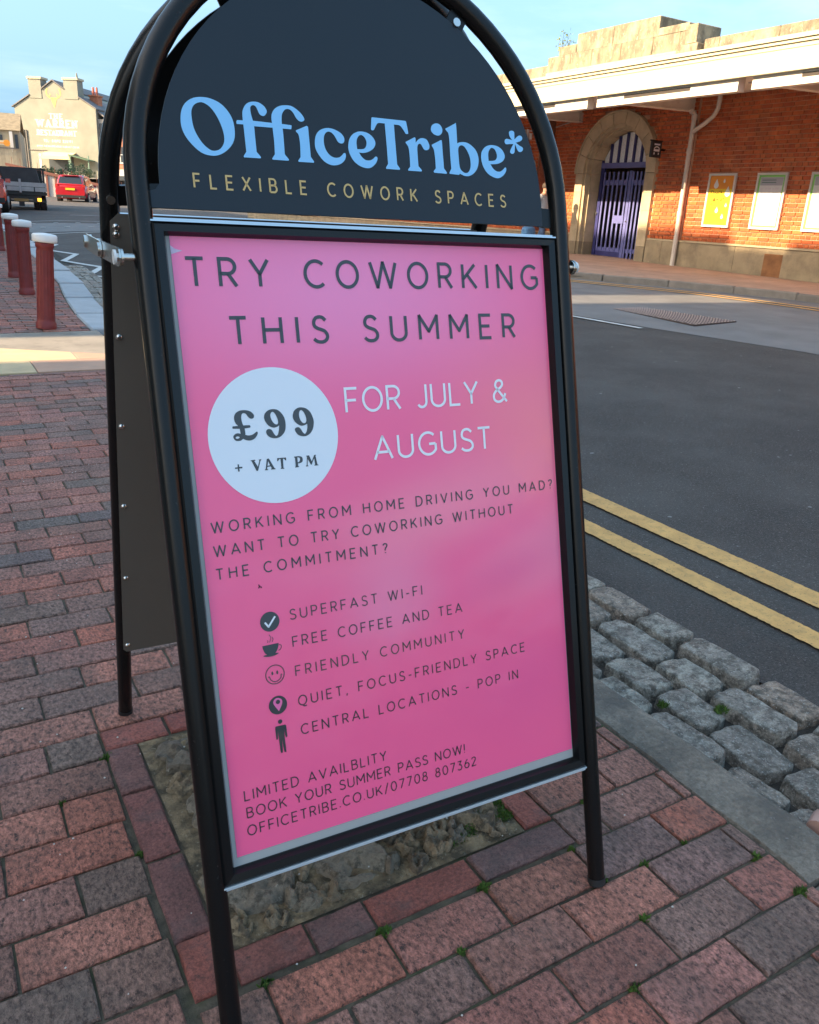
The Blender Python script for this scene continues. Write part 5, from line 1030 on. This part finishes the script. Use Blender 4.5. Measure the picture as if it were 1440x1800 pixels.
# ------------------------------------------------------------------ person by the station wall
PX_, PY2 = 12.62, 15.62; pz = gz(PX_, PY2)+.10
pr_ = thing('person', 'person in pale grey shirt and blue jeans on the far pavement, past the header panel', 'person', (PX_, PY2, pz), R_(200)); pr_.scale = (.87,.87,.87)
def skin(name, pts, edges, rad, mat, parent, sub=2, root=0):
    me = bpy.data.meshes.new(name); me.from_pydata(pts, edges, []); me.update(); me.materials.append(mat)
    o = mk(name, me, parent); md = o.modifiers.new('skin', 'SKIN'); 
    for v, r in zip(me.skin_vertices[0].data, rad): v.radius = (r, r) if not isinstance(r, tuple) else r
    me.skin_vertices[0].data[root].use_root = True
    s = o.modifiers.new('sub', 'SUBSURF'); s.levels = sub; s.render_levels = sub
    return o
m_skin = M('skin', (.42,.23,.16), .55); m_shirt = M('shirt_cloth', (.50,.52,.55), .85, var=.1, vs=10, bump=.3, bs=60); m_jean = M('jeans_cloth', (.07,.12,.22), .85, var=.2, vs=20); m_hair = M('dark_hair', (.05,.03,.02), .7); m_shoe = M('shoe', (.05,.05,.05), .6)
bod = [(0,0,.95),(0,0,1.12),(0,.0,1.30),(0,.0,1.42),(0,.01,1.50),(0,.03,1.58),(0,.035,1.66),
       (.09,0,.90),(.11,.12,.50),(.12,.02,.09),(.12,.16,.05),(-.09,0,.90),(-.11,-.06,.50),(-.11,-.22,.12),(-.11,-.10,.05),
       (.19,0,1.40),(.24,-.06,1.13),(.25,.04,.90),(.25,.09,.80),(-.19,0,1.40),(-.24,.05,1.13),(-.25,.14,.92),(-.25,.19,.82)]
ed = [(0,1),(1,2),(2,3),(3,4),(4,5),(5,6),(0,7),(7,8),(8,9),(9,10),(0,11),(11,12),(12,13),(13,14),(3,15),(15,16),(16,17),(17,18),(3,19),(19,20),(20,21),(21,22)]
rd = [(.15,.11),(.13,.10),(.16,.11),(.13,.09),.052,.088,.082,.085,.060,.042,.035,.085,.060,.042,.035,.055,.042,.032,.028,.055,.042,.032,.028]
skin('body', bod, ed, rd, m_skin, pr_)
skin('shirt', [(0,0,.93),(0,0,1.12),(0,0,1.30),(0,0,1.43),(.19,0,1.41),(.235,-.05,1.18),(-.19,0,1.41),(-.235,.04,1.18)], [(0,1),(1,2),(2,3),(3,4),(4,5),(3,6),(6,7)], [(.175,.13),(.16,.12),(.185,.13),(.14,.10),.072,.06,.072,.06], m_shirt, pr_)
skin('jeans', [(0,0,.96),(.09,0,.88),(.11,.12,.50),(.12,.02,.12),(-.09,0,.88),(-.11,-.06,.50),(-.11,-.22,.16)], [(0,1),(1,2),(2,3),(0,4),(4,5),(5,6)], [(.155,.115),.10,.075,.06,.10,.075,.06], m_jean, pr_)
b = MB(); b.lathe((0,.02,1.61), [(.095,0),(.104,.04),(.098,.09),(.07,.125),(.02,.142)], 16); b.build('hair', m_hair, pr_)
b = MB()
for x, y in ((.12,.11),(-.11,-.14)): b.v += []; q = lump(1, sq=2.6); q.xf(Matrix.Translation((x,y,.09)) @ Matrix.Diagonal((.10,.28,.09,1))); b.add(q.v, q.f, True)
b.build('shoes', m_shoe, pr_)
b = MB(); q = lump(2, sq=3); q.xf(Matrix.Translation((.0,0,.30)) @ Matrix.Diagonal((.34,.2,.26,1))); b.add(q.v, q.f, True); b.tube([(-.1,0,.28),(-.06,0,.44),(.06,0,.44),(.1,0,.28)], .012, 6)
tag(b.build('shoulder_bag', M('blue_denim_bag', (.10,.25,.45), .7, var=.3, vs=14), None, (12.12, 15.45, pz+.26)), 'soft blue bag hanging low beside the person in the pale shirt', 'bag')

# ------------------------------------------------------------------ painted gable end and what stands round it, far left
def frame_obj(o, ang): o.rotation_euler = (0, 0, R_(ang)); return o
m_gab = M('gable_render', (.24,.24,.195), .9, var=.12, vs=.8, dirt=((.19,.19,.16),.7,.5,.75,.6)); m_gw = M('gable_white_paint', (.74,.70,.56), .8, var=.1, vs=3); m_gy = M('gable_yellow', (.55,.42,.14), .8, var=.25, vs=2)
m_slate = M('slate', (.16,.15,.15), .8, var=.2, vs=2); m_redb = M('chimney_brick', (.45,.17,.09), .9, var=.25, vs=4); m_win = M('window_dark', (.05,.06,.07), .25); m_wf = M('window_frame_white', (.72,.70,.64), .6); m_flint = M('side_wall', (.42,.37,.31), .9, var=.4, vs=5)
GB = thing('restaurant_building', 'cream rendered gable-ended restaurant with two chimney stacks and a painted wall sign', 'building', (14.09, 98.41, 1.2), R_(-38.15)); gzo = 1.2
def g(b, nm, mt, par=GB): return b.build(nm, mt, par)
def gp2(a, z, d=0): return (a, d, z-gzo)
b = MB(); b.prism([(-3.95,1.2),(4.78,1.2),(4.85,9.36),(3.1,10.35),(1.6,11.05),(.43,11.77),(-.85,11.0),(-2.2,10.38),(-4.03,9.38)], lambda a, z, d: gp2(a, z, d), 0, 12); g(b, 'wall', m_gab)
for poly, nm in (([(-2.2,10.2),(-.85,10.2),(-.85,12.0),(-2.2,11.95)],'chimney'),([(1.62,10.2),(3.1,10.2),(3.1,12.0),(1.62,12.0)],'chimney')):
    b = MB(); b.prism(poly, lambda a, z, d: gp2(a, z, d), -.05, 1.1); ch = g(b, nm, m_gab)
    a0, a1 = poly[0][0], poly[1][0]; MB().box(a0-.1, a1+.12, -.14, 1.2, 11.96-gzo+.0, 12.17-gzo).build('chimney_cap', M('cap_stone', (.45,.40,.28), .9), ch)
MB().cyl((2.9,.4,12.17-gzo), .12, .05, .5, 8).build('chimney_pot', m_gab, GB)
for pts in (((-4.25,9.28),(-2.2,10.46)),((3.1,10.42),(5.0,9.34)),((-.85,11.02),(.43,11.86)),((.43,11.86),(1.65,11.08))):
    (a0,z0),(a1,z1) = pts; b = MB(); b.prism([(a0,z0),(a1,z1),(a1,z1+.10),(a0,z0+.10)], lambda a, z, d: gp2(a, z, d), -.14, 12.1); g(b, 'roof_edge', m_slate)
b = MB(); b.prism([(4.86,9.33),(5.9,8.55),(5.9,8.45),(4.86,9.1)], lambda a, z, d: gp2(a, z, d), .3, 14); g(b, 'roof', m_slate)
b = MB().box(4.80, 5.75, .35, 12, 0, 7.3); g(b, 'side_wall', m_flint)
for z in (3.2, 5.6):
    for k in range(3): w_ = MB().box(5.76,5.8, 1.2+k*3.2, 2.3+k*3.2, z, z+1.4).build('window', m_win, GB)
    MB().box(4.95,5.5,.3,.345,z,z+1.3).build('window', m_win, GB)
bch = MB().box(3.25,4.15,2.0,2.9,8.2-gzo,10.75-gzo); bc = g(bch, 'chimney', m_redb); MB().box(3.15,4.25,1.9,3.0,10.76-gzo,10.9-gzo).build('chimney_cap', m_redb, bc)
for x in (3.5,3.9): MB().cyl((x,2.4,10.9-gzo), .13, .10, .75, 10).build('chimney_pot', M('red_clay_pot', (.50,.15,.09), .8), bc)
def gl(s, a0, z0, wd, H, t, nm='wall_lettering', serif=1.1):
    b = MB(); line_text(b, s, a0, z0, wd, H, t, lambda a, z: gp2(a, z, -.012), 1, serif); return g(b, nm, m_gw)
gl('THE', -.27, 8.30, 1.42, .55, .12); gl('WARREN', -1.78, 7.48, 4.5, .80, .17); gl('RESTAURANT', -1.80, 6.72, 4.35, .56, .125); gl('TEL: 01892 328191', -1.15, 6.10, 3.2, .28, .06, serif=0); gl('WWW.THEWARRENRESTAURANT.CO.UK', -1.95, 5.62, 4.7, .20, .05, serif=0)
b = MB(); b.add([gp2(*p, -.012) for p in ((.12,10.1),(.42,9.3),(.72,10.1),(.62,10.32),(.22,10.32))], [(0,1,2,3,4)])
for s_ in (-1,1): ribbon(b, spl(c3([(.42+s_*.12,10.2),(.42+s_*.55,10.35),(.42+s_*.78,10.75),(.42+s_*.62,11.15)])), .13, lambda a, z: gp2(a, z, -.012)); ribbon(b, [(.42+s_*.5,10.3),(.42+s_*.35,10.65)], .09, lambda a, z: gp2(a, z, -.012))
g(b, 'stag_emblem', m_gy)
# opening with an awning at the foot of the gable
MB().box(-.75,2.0,-.03,-.005,3.4-gzo,5.0-gzo).build('window', m_win, GB)
b = MB(); b.prism([(0,5.2),(-1.3,4.75),(-1.3,4.68),(0,5.1)], lambda d, z, a: (a, d, z-gzo), -1.1, 2.3); g(b, 'awning', M('awning_cream', (.66,.52,.28), .8)); MB().box(-1.1,2.3,-1.34,-1.30,4.45-gzo,4.75-gzo).build('awning_valance', M('awning_cream', (0,0,0)), GB)
b = MB(); b.prism([(2.3,4.95),(4.4,4.5),(4.4,4.42),(2.3,4.85)], lambda a, z, d: gp2(a, z, d), -1.6, -.05); g(b, 'porch_roof', M('porch_green', (.06,.12,.07), .7))
for a in (-1.0,-.9,2.2,2.35,4.3): MB().box(a-.05,a+.05,-1.3,-1.2,3.2-gzo,4.9-gzo).build('post', m_wf if a < 2.1 else M('porch_post', (.12,.2,.15), .6), GB)
for a in (-3.2,-2.95): MB().box(a-.05,a+.05,-.12,-.02,3.2-gzo,7.2-gzo).build('downpipe', M('pipe_dark', (.12,.11,.10), .6), GB)
MB().box(-2.9,-.9,-.08,-.02,5.28-gzo,5.34-gzo).build('pipe', M('pipe_dark', (0,0,0)), GB)
bnk = sheet('terrace_ground', M('terrace_paving', (.35,.31,.25), .9), -18, 40, 72, 130, 0, 4, lambda X, Y: 2.35+.02*(Y-72))
# terrace plants in front of the gable
rs = random.Random(9)
def leafclump(cx, cy, z, rx, rz_, n, mat, lab, cat, grp, trunk=True, leaf=.12):
    t = thing('terrace_shrub' if cat == 'shrub' else 'tree', lab, cat, (cx, cy, z), 0, grp); b = MB()
    for _ in range(n):
        d = Vector((rs.gauss(0,1),rs.gauss(0,1),rs.gauss(0,1))).normalized()*(rs.random()**.4); q = Vector((d.x*rx*(1+.3*math.sin(7*d.z)), d.y*rx, rz_*1.1+d.z*rz_)); r = rs.uniform(.5,1.2)*leaf
        u_ = Vector((rs.uniform(-1,1),rs.uniform(-1,1),rs.uniform(-1,1))).normalized(); v_ = u_.orthogonal().normalized(); b.add([tuple(q-u_*r), tuple(q+v_*r*.45), tuple(q+u_*r), tuple(q-v_*r*.45)], [(0,1,2,3)])
    tag(b.build('foliage', mat, t), kind='stuff')
    if trunk: MB().tube([(0,0,0),(.02,0,rz_*1.2)], [.05*rx+.02,.02], 6).build('stem', M('bark', (.12,.09,.06), .9), t)
m_lf = M('leaf_green', (.06,.11,.035), .7, var=.6, vs=1.8); m_lf2 = M('leaf_light', (.16,.19,.06), .7, var=.5, vs=2)
ca, sa = math.cos(R_(-38.15)), math.sin(R_(-38.15))
labs = ['round green shrub at the left end of the terrace below the painted gable','pale flowering shrub beside the awning posts on the terrace','bushy shrub in the middle of the terrace under the awning','tall loose shrub right of the awning on the terrace','dark shrub under the green porch roof','yellowish shrub at the right end of the terrace rail','low shrub spilling over the terrace rail above the red car']
for k, (a, d, rx, rz_, mt) in enumerate([(-1.4,-9,.5,.5,m_lf),(-.6,-10,.45,.45,m_lf2),(.4,-9,.5,.4,m_lf),(1.6,-8,.55,.75,m_lf),(2.9,-7,.6,.7,m_lf),(3.6,-9,.5,.45,m_lf2),(2.0,-10,.5,.3,m_lf2)]):
    X = (14.09+a*ca)*(1+d/99); Y = (98.41+a*sa)*(1+d/99); leafclump(X, Y, 2.55, rx, rz_, 260, mt, labs[k], 'shrub', 'shrubs on the terrace in front of the gable', leaf=.11)
# terrace retaining wall: brown piers and coping with pale panels
TW = thing('terrace_wall', 'retaining wall of pale panels between brown posts with a sloping brown coping behind the red car', 'wall', (10.01, 71.15, .6), R_(-20.15))
m_tb = M('brown_timber', (.22,.085,.06), .8, var=.2, vs=3); m_tp = M('pale_panel', (.50,.46,.42), .85, var=.15, vs=2)
def tz(a): return 2.57-.171*(a+1.46)
for k in range(-3, 12):
    a = -1.2+k*.62; b = MB(); b.prism([(a+.07,.0),(a+.55,.0),(a+.55,tz(a+.55)-.6),(a+.07,tz(a)-.6)], lambda q, z, d: (q, d, z), -.02, .1); b.build('panel', m_tp, TW)
    MB().box(a-.065,a+.065,-.10,.12,0,tz(a)-.62).build('post', m_tb, TW)
b = MB(); b.prism([(-3.4,tz(-3.4)-.6),(6.5,tz(6.5)-.6),(6.5,tz(6.5)-.40),(-3.4,tz(-3.4)-.40)], lambda q, z, d: (q, d, z), -.16, .3); b.build('coping', m_tb, TW)
b = MB().box(-3.6,6.6,.11,2.5,0,1.1); b.build('wall', M('retaining_core', (.3,.22,.17), .9), TW)
for k in range(16): a = -3+k*.6; MB().box(a-.012,a+.012,.1,.124,tz(a)-.39,tz(a)+.1).build('railing_bar', m_tb, TW)
# low buildings left of the gable
LBD = thing('cream_house', 'low cream house with brown tiled roof and red chimney pots left of the painted gable', 'house', (7.85, 83.43, 1.0), R_(-9)); lz = 1.0
MB().box(-8,1.36,0,8,0,5.0).build('wall', M('house_cream', (.30,.27,.20), .85, var=.1, vs=1), LBD)
b = MB(); b.prism([(0-.2,4.98),(-.2,5.02),(3.5,6.6),(3.5,6.5)], lambda d, z, a: (a, d, z-lz+1.0), -8, 1.45); b.prism([(3.5,6.6),(7.4,5.0),(7.4,4.9),(3.5,6.5)], lambda d, z, a: (a, d, z), -8, 1.45); b.build('roof', M('tile_brown', (.24,.19,.12), .9, var=.3, vs=3), LBD)
ch = MB().box(.55,1.25,3.1,3.9,4.4,6.0).build('chimney', m_redb, LBD)
for x in (.7,.9,1.1): MB().cyl((x,3.5,6.0), .08, .07, .35, 8).build('chimney_pot', M('red_clay_pot', (.5,.15,.09), .8), ch)
MB().box(.95,1.2,-.05,-.01,3.6,4.7).build('window', m_win, LBD); MB().box(-.9,.0,-.05,-.01,4.2,4.6).build('window', m_win, LBD)
MB().box(.55,.80,-.35,-.05,3.3,4.9).build('pillar', m_wf, LBD)
fb = thing('yard_fence', 'pale vertical boarded fence with a sloping brace below the cream house', 'fence', (7.0, 80.5, 1.0), R_(-9))
for k in range(15): a = -3+k*.30; MB().box(a+.008,a+.292,0,.05,0,3.4-.0).build('board', M('fence_board', (.36,.31,.22), .85, rnd=.1, var=.1, vs=4), fb)
MB().box(-3,1.5,-.06,-.01,3.41,3.52).build('rail', M('pipe_dark', (0,0,0)), fb)
os_ = thing('orange_sign', 'orange hoarding with a round orange emblem on the front of the cream house', 'sign', (7.6, 82.6, 4.95), R_(-9))
MB().box(-1.2,.5,-.03,0,-.18,.18).build('board', M('sign_cream', (.65,.55,.35), .7), os_); MB().cyl((.45,-.05,0), .26, .26, .04, 18, 'y').build('emblem', M('emblem_orange', (.75,.30,.03), .6), os_); MB().box(-1.3,.2,-.05,-.031,-.06,.02).build('stripe', M('emblem_orange', (0,0,0)), os_)
# brick terrace between the gable and the station, glimpsed between the sign's tubes
BR = thing('brick_terrace', 'red brick terrace with white ground floor, glimpsed between the tubes of the sign', 'building', (16.61, 72.09, .8), R_(-30.15))
MB().box(-2.0,12,0,8,2.4,6.4).build('wall', M('terrace_brick', (.40,.17,.10), .9, var=.3, vs=2), BR); MB().box(-2.05,12.05,-.05,8,0,2.38).build('shopfront', M('shop_white', (.62,.58,.50), .8, var=.2, vs=1), BR)
b = MB(); b.prism([(-.3,6.4),(4,8.3),(8.3,6.4)], lambda d, z, a: (a, d, z), -2.1, 12.1); b.build('roof', m_slate, BR)
for k in range(9):
    a = -1.75+k*1.5
    for z in (2.9, 4.8):
        w_ = MB().box(a,a+.5,-.04,-.005,z,z+1.15).build('window', m_win, BR); MB().box(a-.05,a+.55,-.06,-.041,z-.08,z-.0).build('sill', m_wf, w_); MB().box(a+.23,a+.27,-.055,-.041,z,z+1.15).build('glazing_bar', m_wf, w_); MB().box(a,a+.5,-.056,-.041,z+.55,z+.6).build('glazing_bar', m_wf, w_)
    MB().box(a-.1,a+.9,-.09,-.055,.3,1.9).build('shop_window', m_win, BR)

# ------------------------------------------------------------------ vehicles
m_tyre = M('tyre', (.02,.02,.02), .8); m_rim = M('rim', (.45,.45,.46), .35, .7); m_glass = M('car_glass', (.02,.025,.03), .08, coat=.4); m_trim = M('car_trim', (.02,.02,.02), .6)
def wheel(par, x, y, r, wd):
    t = MB().tube([(x-wd/2,y,r),(x+wd/2,y,r)], r, 22).build('wheel', m_tyre, par); s_ = 1 if x > 0 else -1
    MB().tube([(x+s_*(wd/2+.002),y,r),(x+s_*(wd/2+.02),y,r)], r*.62, 16).build('rim', m_rim, t)
def loft(secs, nm, mat, par, smooth=True):
    """secs = list of (y, [(x,z)...half profile bottom->top]) mirrored"""
    b = MB(); n = 2*len(secs[0][1]); vs = []
    for y, pr in secs: vs += [(x, y, z) for x, z in pr]+[(-x, y, z) for x, z in reversed(pr)]
    b.add(vs, [(i*n+k, i*n+(k+1)%n, (i+1)*n+(k+1)%n, (i+1)*n+k) for i in range(len(secs)-1) for k in range(n)], smooth)
    b.add(vs[:n], [tuple(range(n))]); b.add(vs[-n:], [tuple(range(n))]); return b.build(nm, mat, par)
def make_car(nm, lab, loc, rz, col, plate=True):
    t = thing(nm, lab, 'car', loc, rz); pm_ = M(nm+'_paint', col, .25, coat=1, spec=.6)
    w = .90; P = lambda z0, z1, zs, k=1: [(w*.86*k, z0), (w*.99*k, z0+.16), (w*k, zs), (w*.95*k, z1)]
    loft([(-2.2,P(.42,.98,.72,.93)),(-2.12,P(.30,1.02,.7,.985)),(-1.2,P(.26,1.04,.7)),(.2,P(.26,1.0,.7)),(1.0,P(.26,.96,.7)),(1.7,P(.28,.90,.66,.97)),(2.15,P(.36,.78,.6,.86))], 'body', pm_, t)
    G = lambda zt, k: [(w*.93*k, 1.0), (w*.86*k, 1.28), (w*.76*k, zt-.05), (w*.68*k, zt)]
    loft([(-2.08,[(w*.9,.99),(w*.88,1.05),(w*.86,1.1),(w*.8,1.12)]),(-1.85,G(1.60,.98)),(-1.2,G(1.66,1)),(-.2,G(1.67,1)),(.35,G(1.60,1)),(1.05,[(w*.9,.96),(w*.88,.98),(w*.84,1.0),(w*.78,1.01)])], 'cabin', pm_, t)
    def pane(P4, nm2): b = MB(); b.add(P4, [(0,1,2,3)]); b.add([(p[0],p[1],p[2]-.01) for p in P4], [(0,1,2,3)]); b.build(nm2, m_glass, t)
    pane([(-.70,-2.075,1.13),(.70,-2.075,1.13),(.60,-1.885,1.54),(-.60,-1.885,1.54)], 'rear_window')
    pane([(-.7,1.03,1.03),(.7,1.03,1.03),(.60,.40,1.57),(-.60,.40,1.57)], 'windscreen')
    for s_ in (-1,1):
        pane([(s_*.857,-1.75,1.06),(s_*.862,-.55,1.06),(s_*.735,-.6,1.56),(s_*.735,-1.55,1.54)], 'side_window'); pane([(s_*.862,-.48,1.06),(s_*.862,.62,1.04),(s_*.735,.18,1.54),(s_*.735,-.5,1.56)], 'side_window')
        for y in (-1.38,1.38): wheel(t, s_*.80, y, .34, .22)
        MB().box(min(s_*.70,s_*.86), max(s_*.70,s_*.86), -2.19, -2.10, .86, 1.10).build('tail_light', M('tail_red', (.45,.03,.02), .3, coat=.6), t)
        MB().box(min(s_*.62,s_*.80), max(s_*.62,s_*.80), 2.0, 2.14, .62, .74).build('headlight', M('headlight', (.7,.7,.7), .1), t)
        MB().box(min(s_*.88,s_*1.05), max(s_*.88,s_*1.05), .52, .62, 1.02, 1.16).build('door_mirror', pm_, t)
    MB().box(-.84,.84,-2.215,-2.05,.34,.50).build('bumper', m_trim, t)
    if plate: MB().box(-.27,.27,-2.235,-2.205,.78,.90).build('number_plate', M('plate_yellow', (.80,.48,.02), .5), t)
    for x in (-.5,.5): MB().cyl((x,-2.23,.36), .035, .035, .1, 8, 'y').build('exhaust', m_rim, t)
    MB().box(-.5,.5,-1.98,-1.80,1.61,1.64).build('spoiler', pm_, t); return t
make_car('red_car', 'red family car seen from behind, stopped in the sun before the terrace wall', (9.45, 58.2, .56), R_(-20), (.42,.012,.02))
make_car('orange_car', 'orange-red car cut by the left edge of the picture beside the tipper truck', (2.35, 35.25, .36), R_(-6), (.62,.07,.02))
TK = thing('flatbed_truck', 'dark flatbed truck with white slatted dropsides seen from behind in the shade', 'truck', (3.93, 37.22, .36), R_(-7.5))
m_tw = M('dropside_white', (.36,.37,.36), .6, var=.2, vs=4); m_tk = M('truck_dark', (.018,.022,.02), .5)
MB().box(-.95,.95,0,3.2,.62,.74).build('bed', m_tk, TK)
for z in (.76,.93):
    MB().box(-.93,-.045,-.03,.0,z,z+.155).build('tail_board', m_tw, TK); MB().box(.045,.93,-.03,.0,z,z+.155).build('tail_board', m_tw, TK)
    for s_ in (-1,1): MB().box(min(s_*.95,s_*.92), max(s_*.95,s_*.92), .01, 3.2, z, z+.155).build('side_board', m_tw, TK)
MB().box(-.04,.04,-.06,.01,.70,1.20).build('tail_post', M('post_grey', (.35,.36,.36), .6), TK)
for x in (-.5,.5): MB().box(x-.02,x+.02,-.05,-.031,.76,.92).build('tail_catch', m_tk, TK)
cab = MB().box(-.80,.80,3.25,4.9,.5,1.62).build('cab', m_tk, TK); MB().box(-.68,.68,3.22,3.249,1.15,1.50).build('rear_window', m_glass, cab)
rk = MB().box(-.9,.9,3.05,3.12,1.62,1.70).box(-.9,-.82,3.05,3.12,.74,1.62).box(.82,.9,3.05,3.12,.74,1.62).box(-.9,.9,3.05,3.12,1.15,1.2); rk.build('headboard_rack', m_tk, TK)
b = MB(); b.prism([(-.95,.95),(.75,.95),(.62,1.60),(-.95,1.60)], lambda a, z, d: (a, d, z), .15, 3.0); b.build('tarpaulin', M('tarpaulin_black', (.03,.032,.035), .6, var=.3, vs=3), TK)
MB().box(-.72,.72,.05,3.1,.45,.61).build('chassis', m_tk, TK); MB().box(-.9,.9,-.04,.02,.36,.44).build('under_bar', m_tk, TK)
for s_ in (-1,1):
    MB().box(min(s_*.72,s_*.58), max(s_*.72,s_*.58), -.09,-.041,.40,.52).build('tail_light', M('amber_light', (.9,.35,.03), .4, emit=1.2), TK)
    for y in (.7,4.1): wheel(TK, s_*.76, y, .33, .24)
    wheel(TK, s_*.52, .7, .33, .2)
MB().box(-.26,.26,-.06,-.041,.38,.48).build('number_plate', M('plate_dirty', (.25,.16,.05), .6), TK)
MB().box(-.1,.1,-.08,-.05,.2,.36).build('tow_hitch', m_trim, TK)

# ------------------------------------------------------------------ buildings on the viewer's side of the street (unseen; setback, heights and gaps shaped for the sunlight)
NB = thing('near_side_terrace', 'rendered and brick buildings along the near side, unseen, set back and cut open to shape the sunlight', 'building', (-11, 0, 0))
m_nb = M('near_brick', (.36,.20,.14), .9, var=.2, vs=2); m_nr = M('near_render', (.60,.54,.45), .9, var=.12, vs=1)
def NBx(x0, x1, y0, y1, z0, z1, nm='wall', mt=None): return MB().box(x0, x1, y0, y1, z0, z1).build(nm, mt or m_nr, NB)
NBx(-8,0,-3.5,6.97,0,13.1)
NBx(-.35,0,6.971,8.02,7.1,13.05,'lintel_wall'); NBx(-.35,0,8.021,9.68,0,13.05)  # opening sized to throw the sunlit band across the crossover
NBx(-.35,0,9.681,10.58,0,8.7); NBx(-.35,0,9.681,10.58,10.8,13.0,'lintel_wall')  # high opening added to throw the lit strip onto the far lane
NBx(-.35,0,10.581,12.2,0,12.98,'wall',m_nb); NBx(-8,0,12.201,13.5,0,12.78); NBx(-8,0,13.501,48,0,13.05)  # roofline steps set for the shadow edge on the station plinth
NBx(-8.2,.12,-3.5,6.9,13.101,13.15,'parapet')
for k in range(-1, 15):
    y = k*2.9+.3
    if not (5.4 < y < 12.9):
        for z in (3.9, 6.7, 9.5): NBx(-.03,.005,y,y+1.05,z,z+1.7,'window',m_win); NBx(.006,.07,y-.1,y+1.15,z-.14,z-.01,'sill')
        NBx(-.04,.005,y-.3,y+1.7,.5,2.7,'shop_window',m_win)
sheet('forecourt', m_conc, -11, -2.6, -26, 30, -.02, 1)
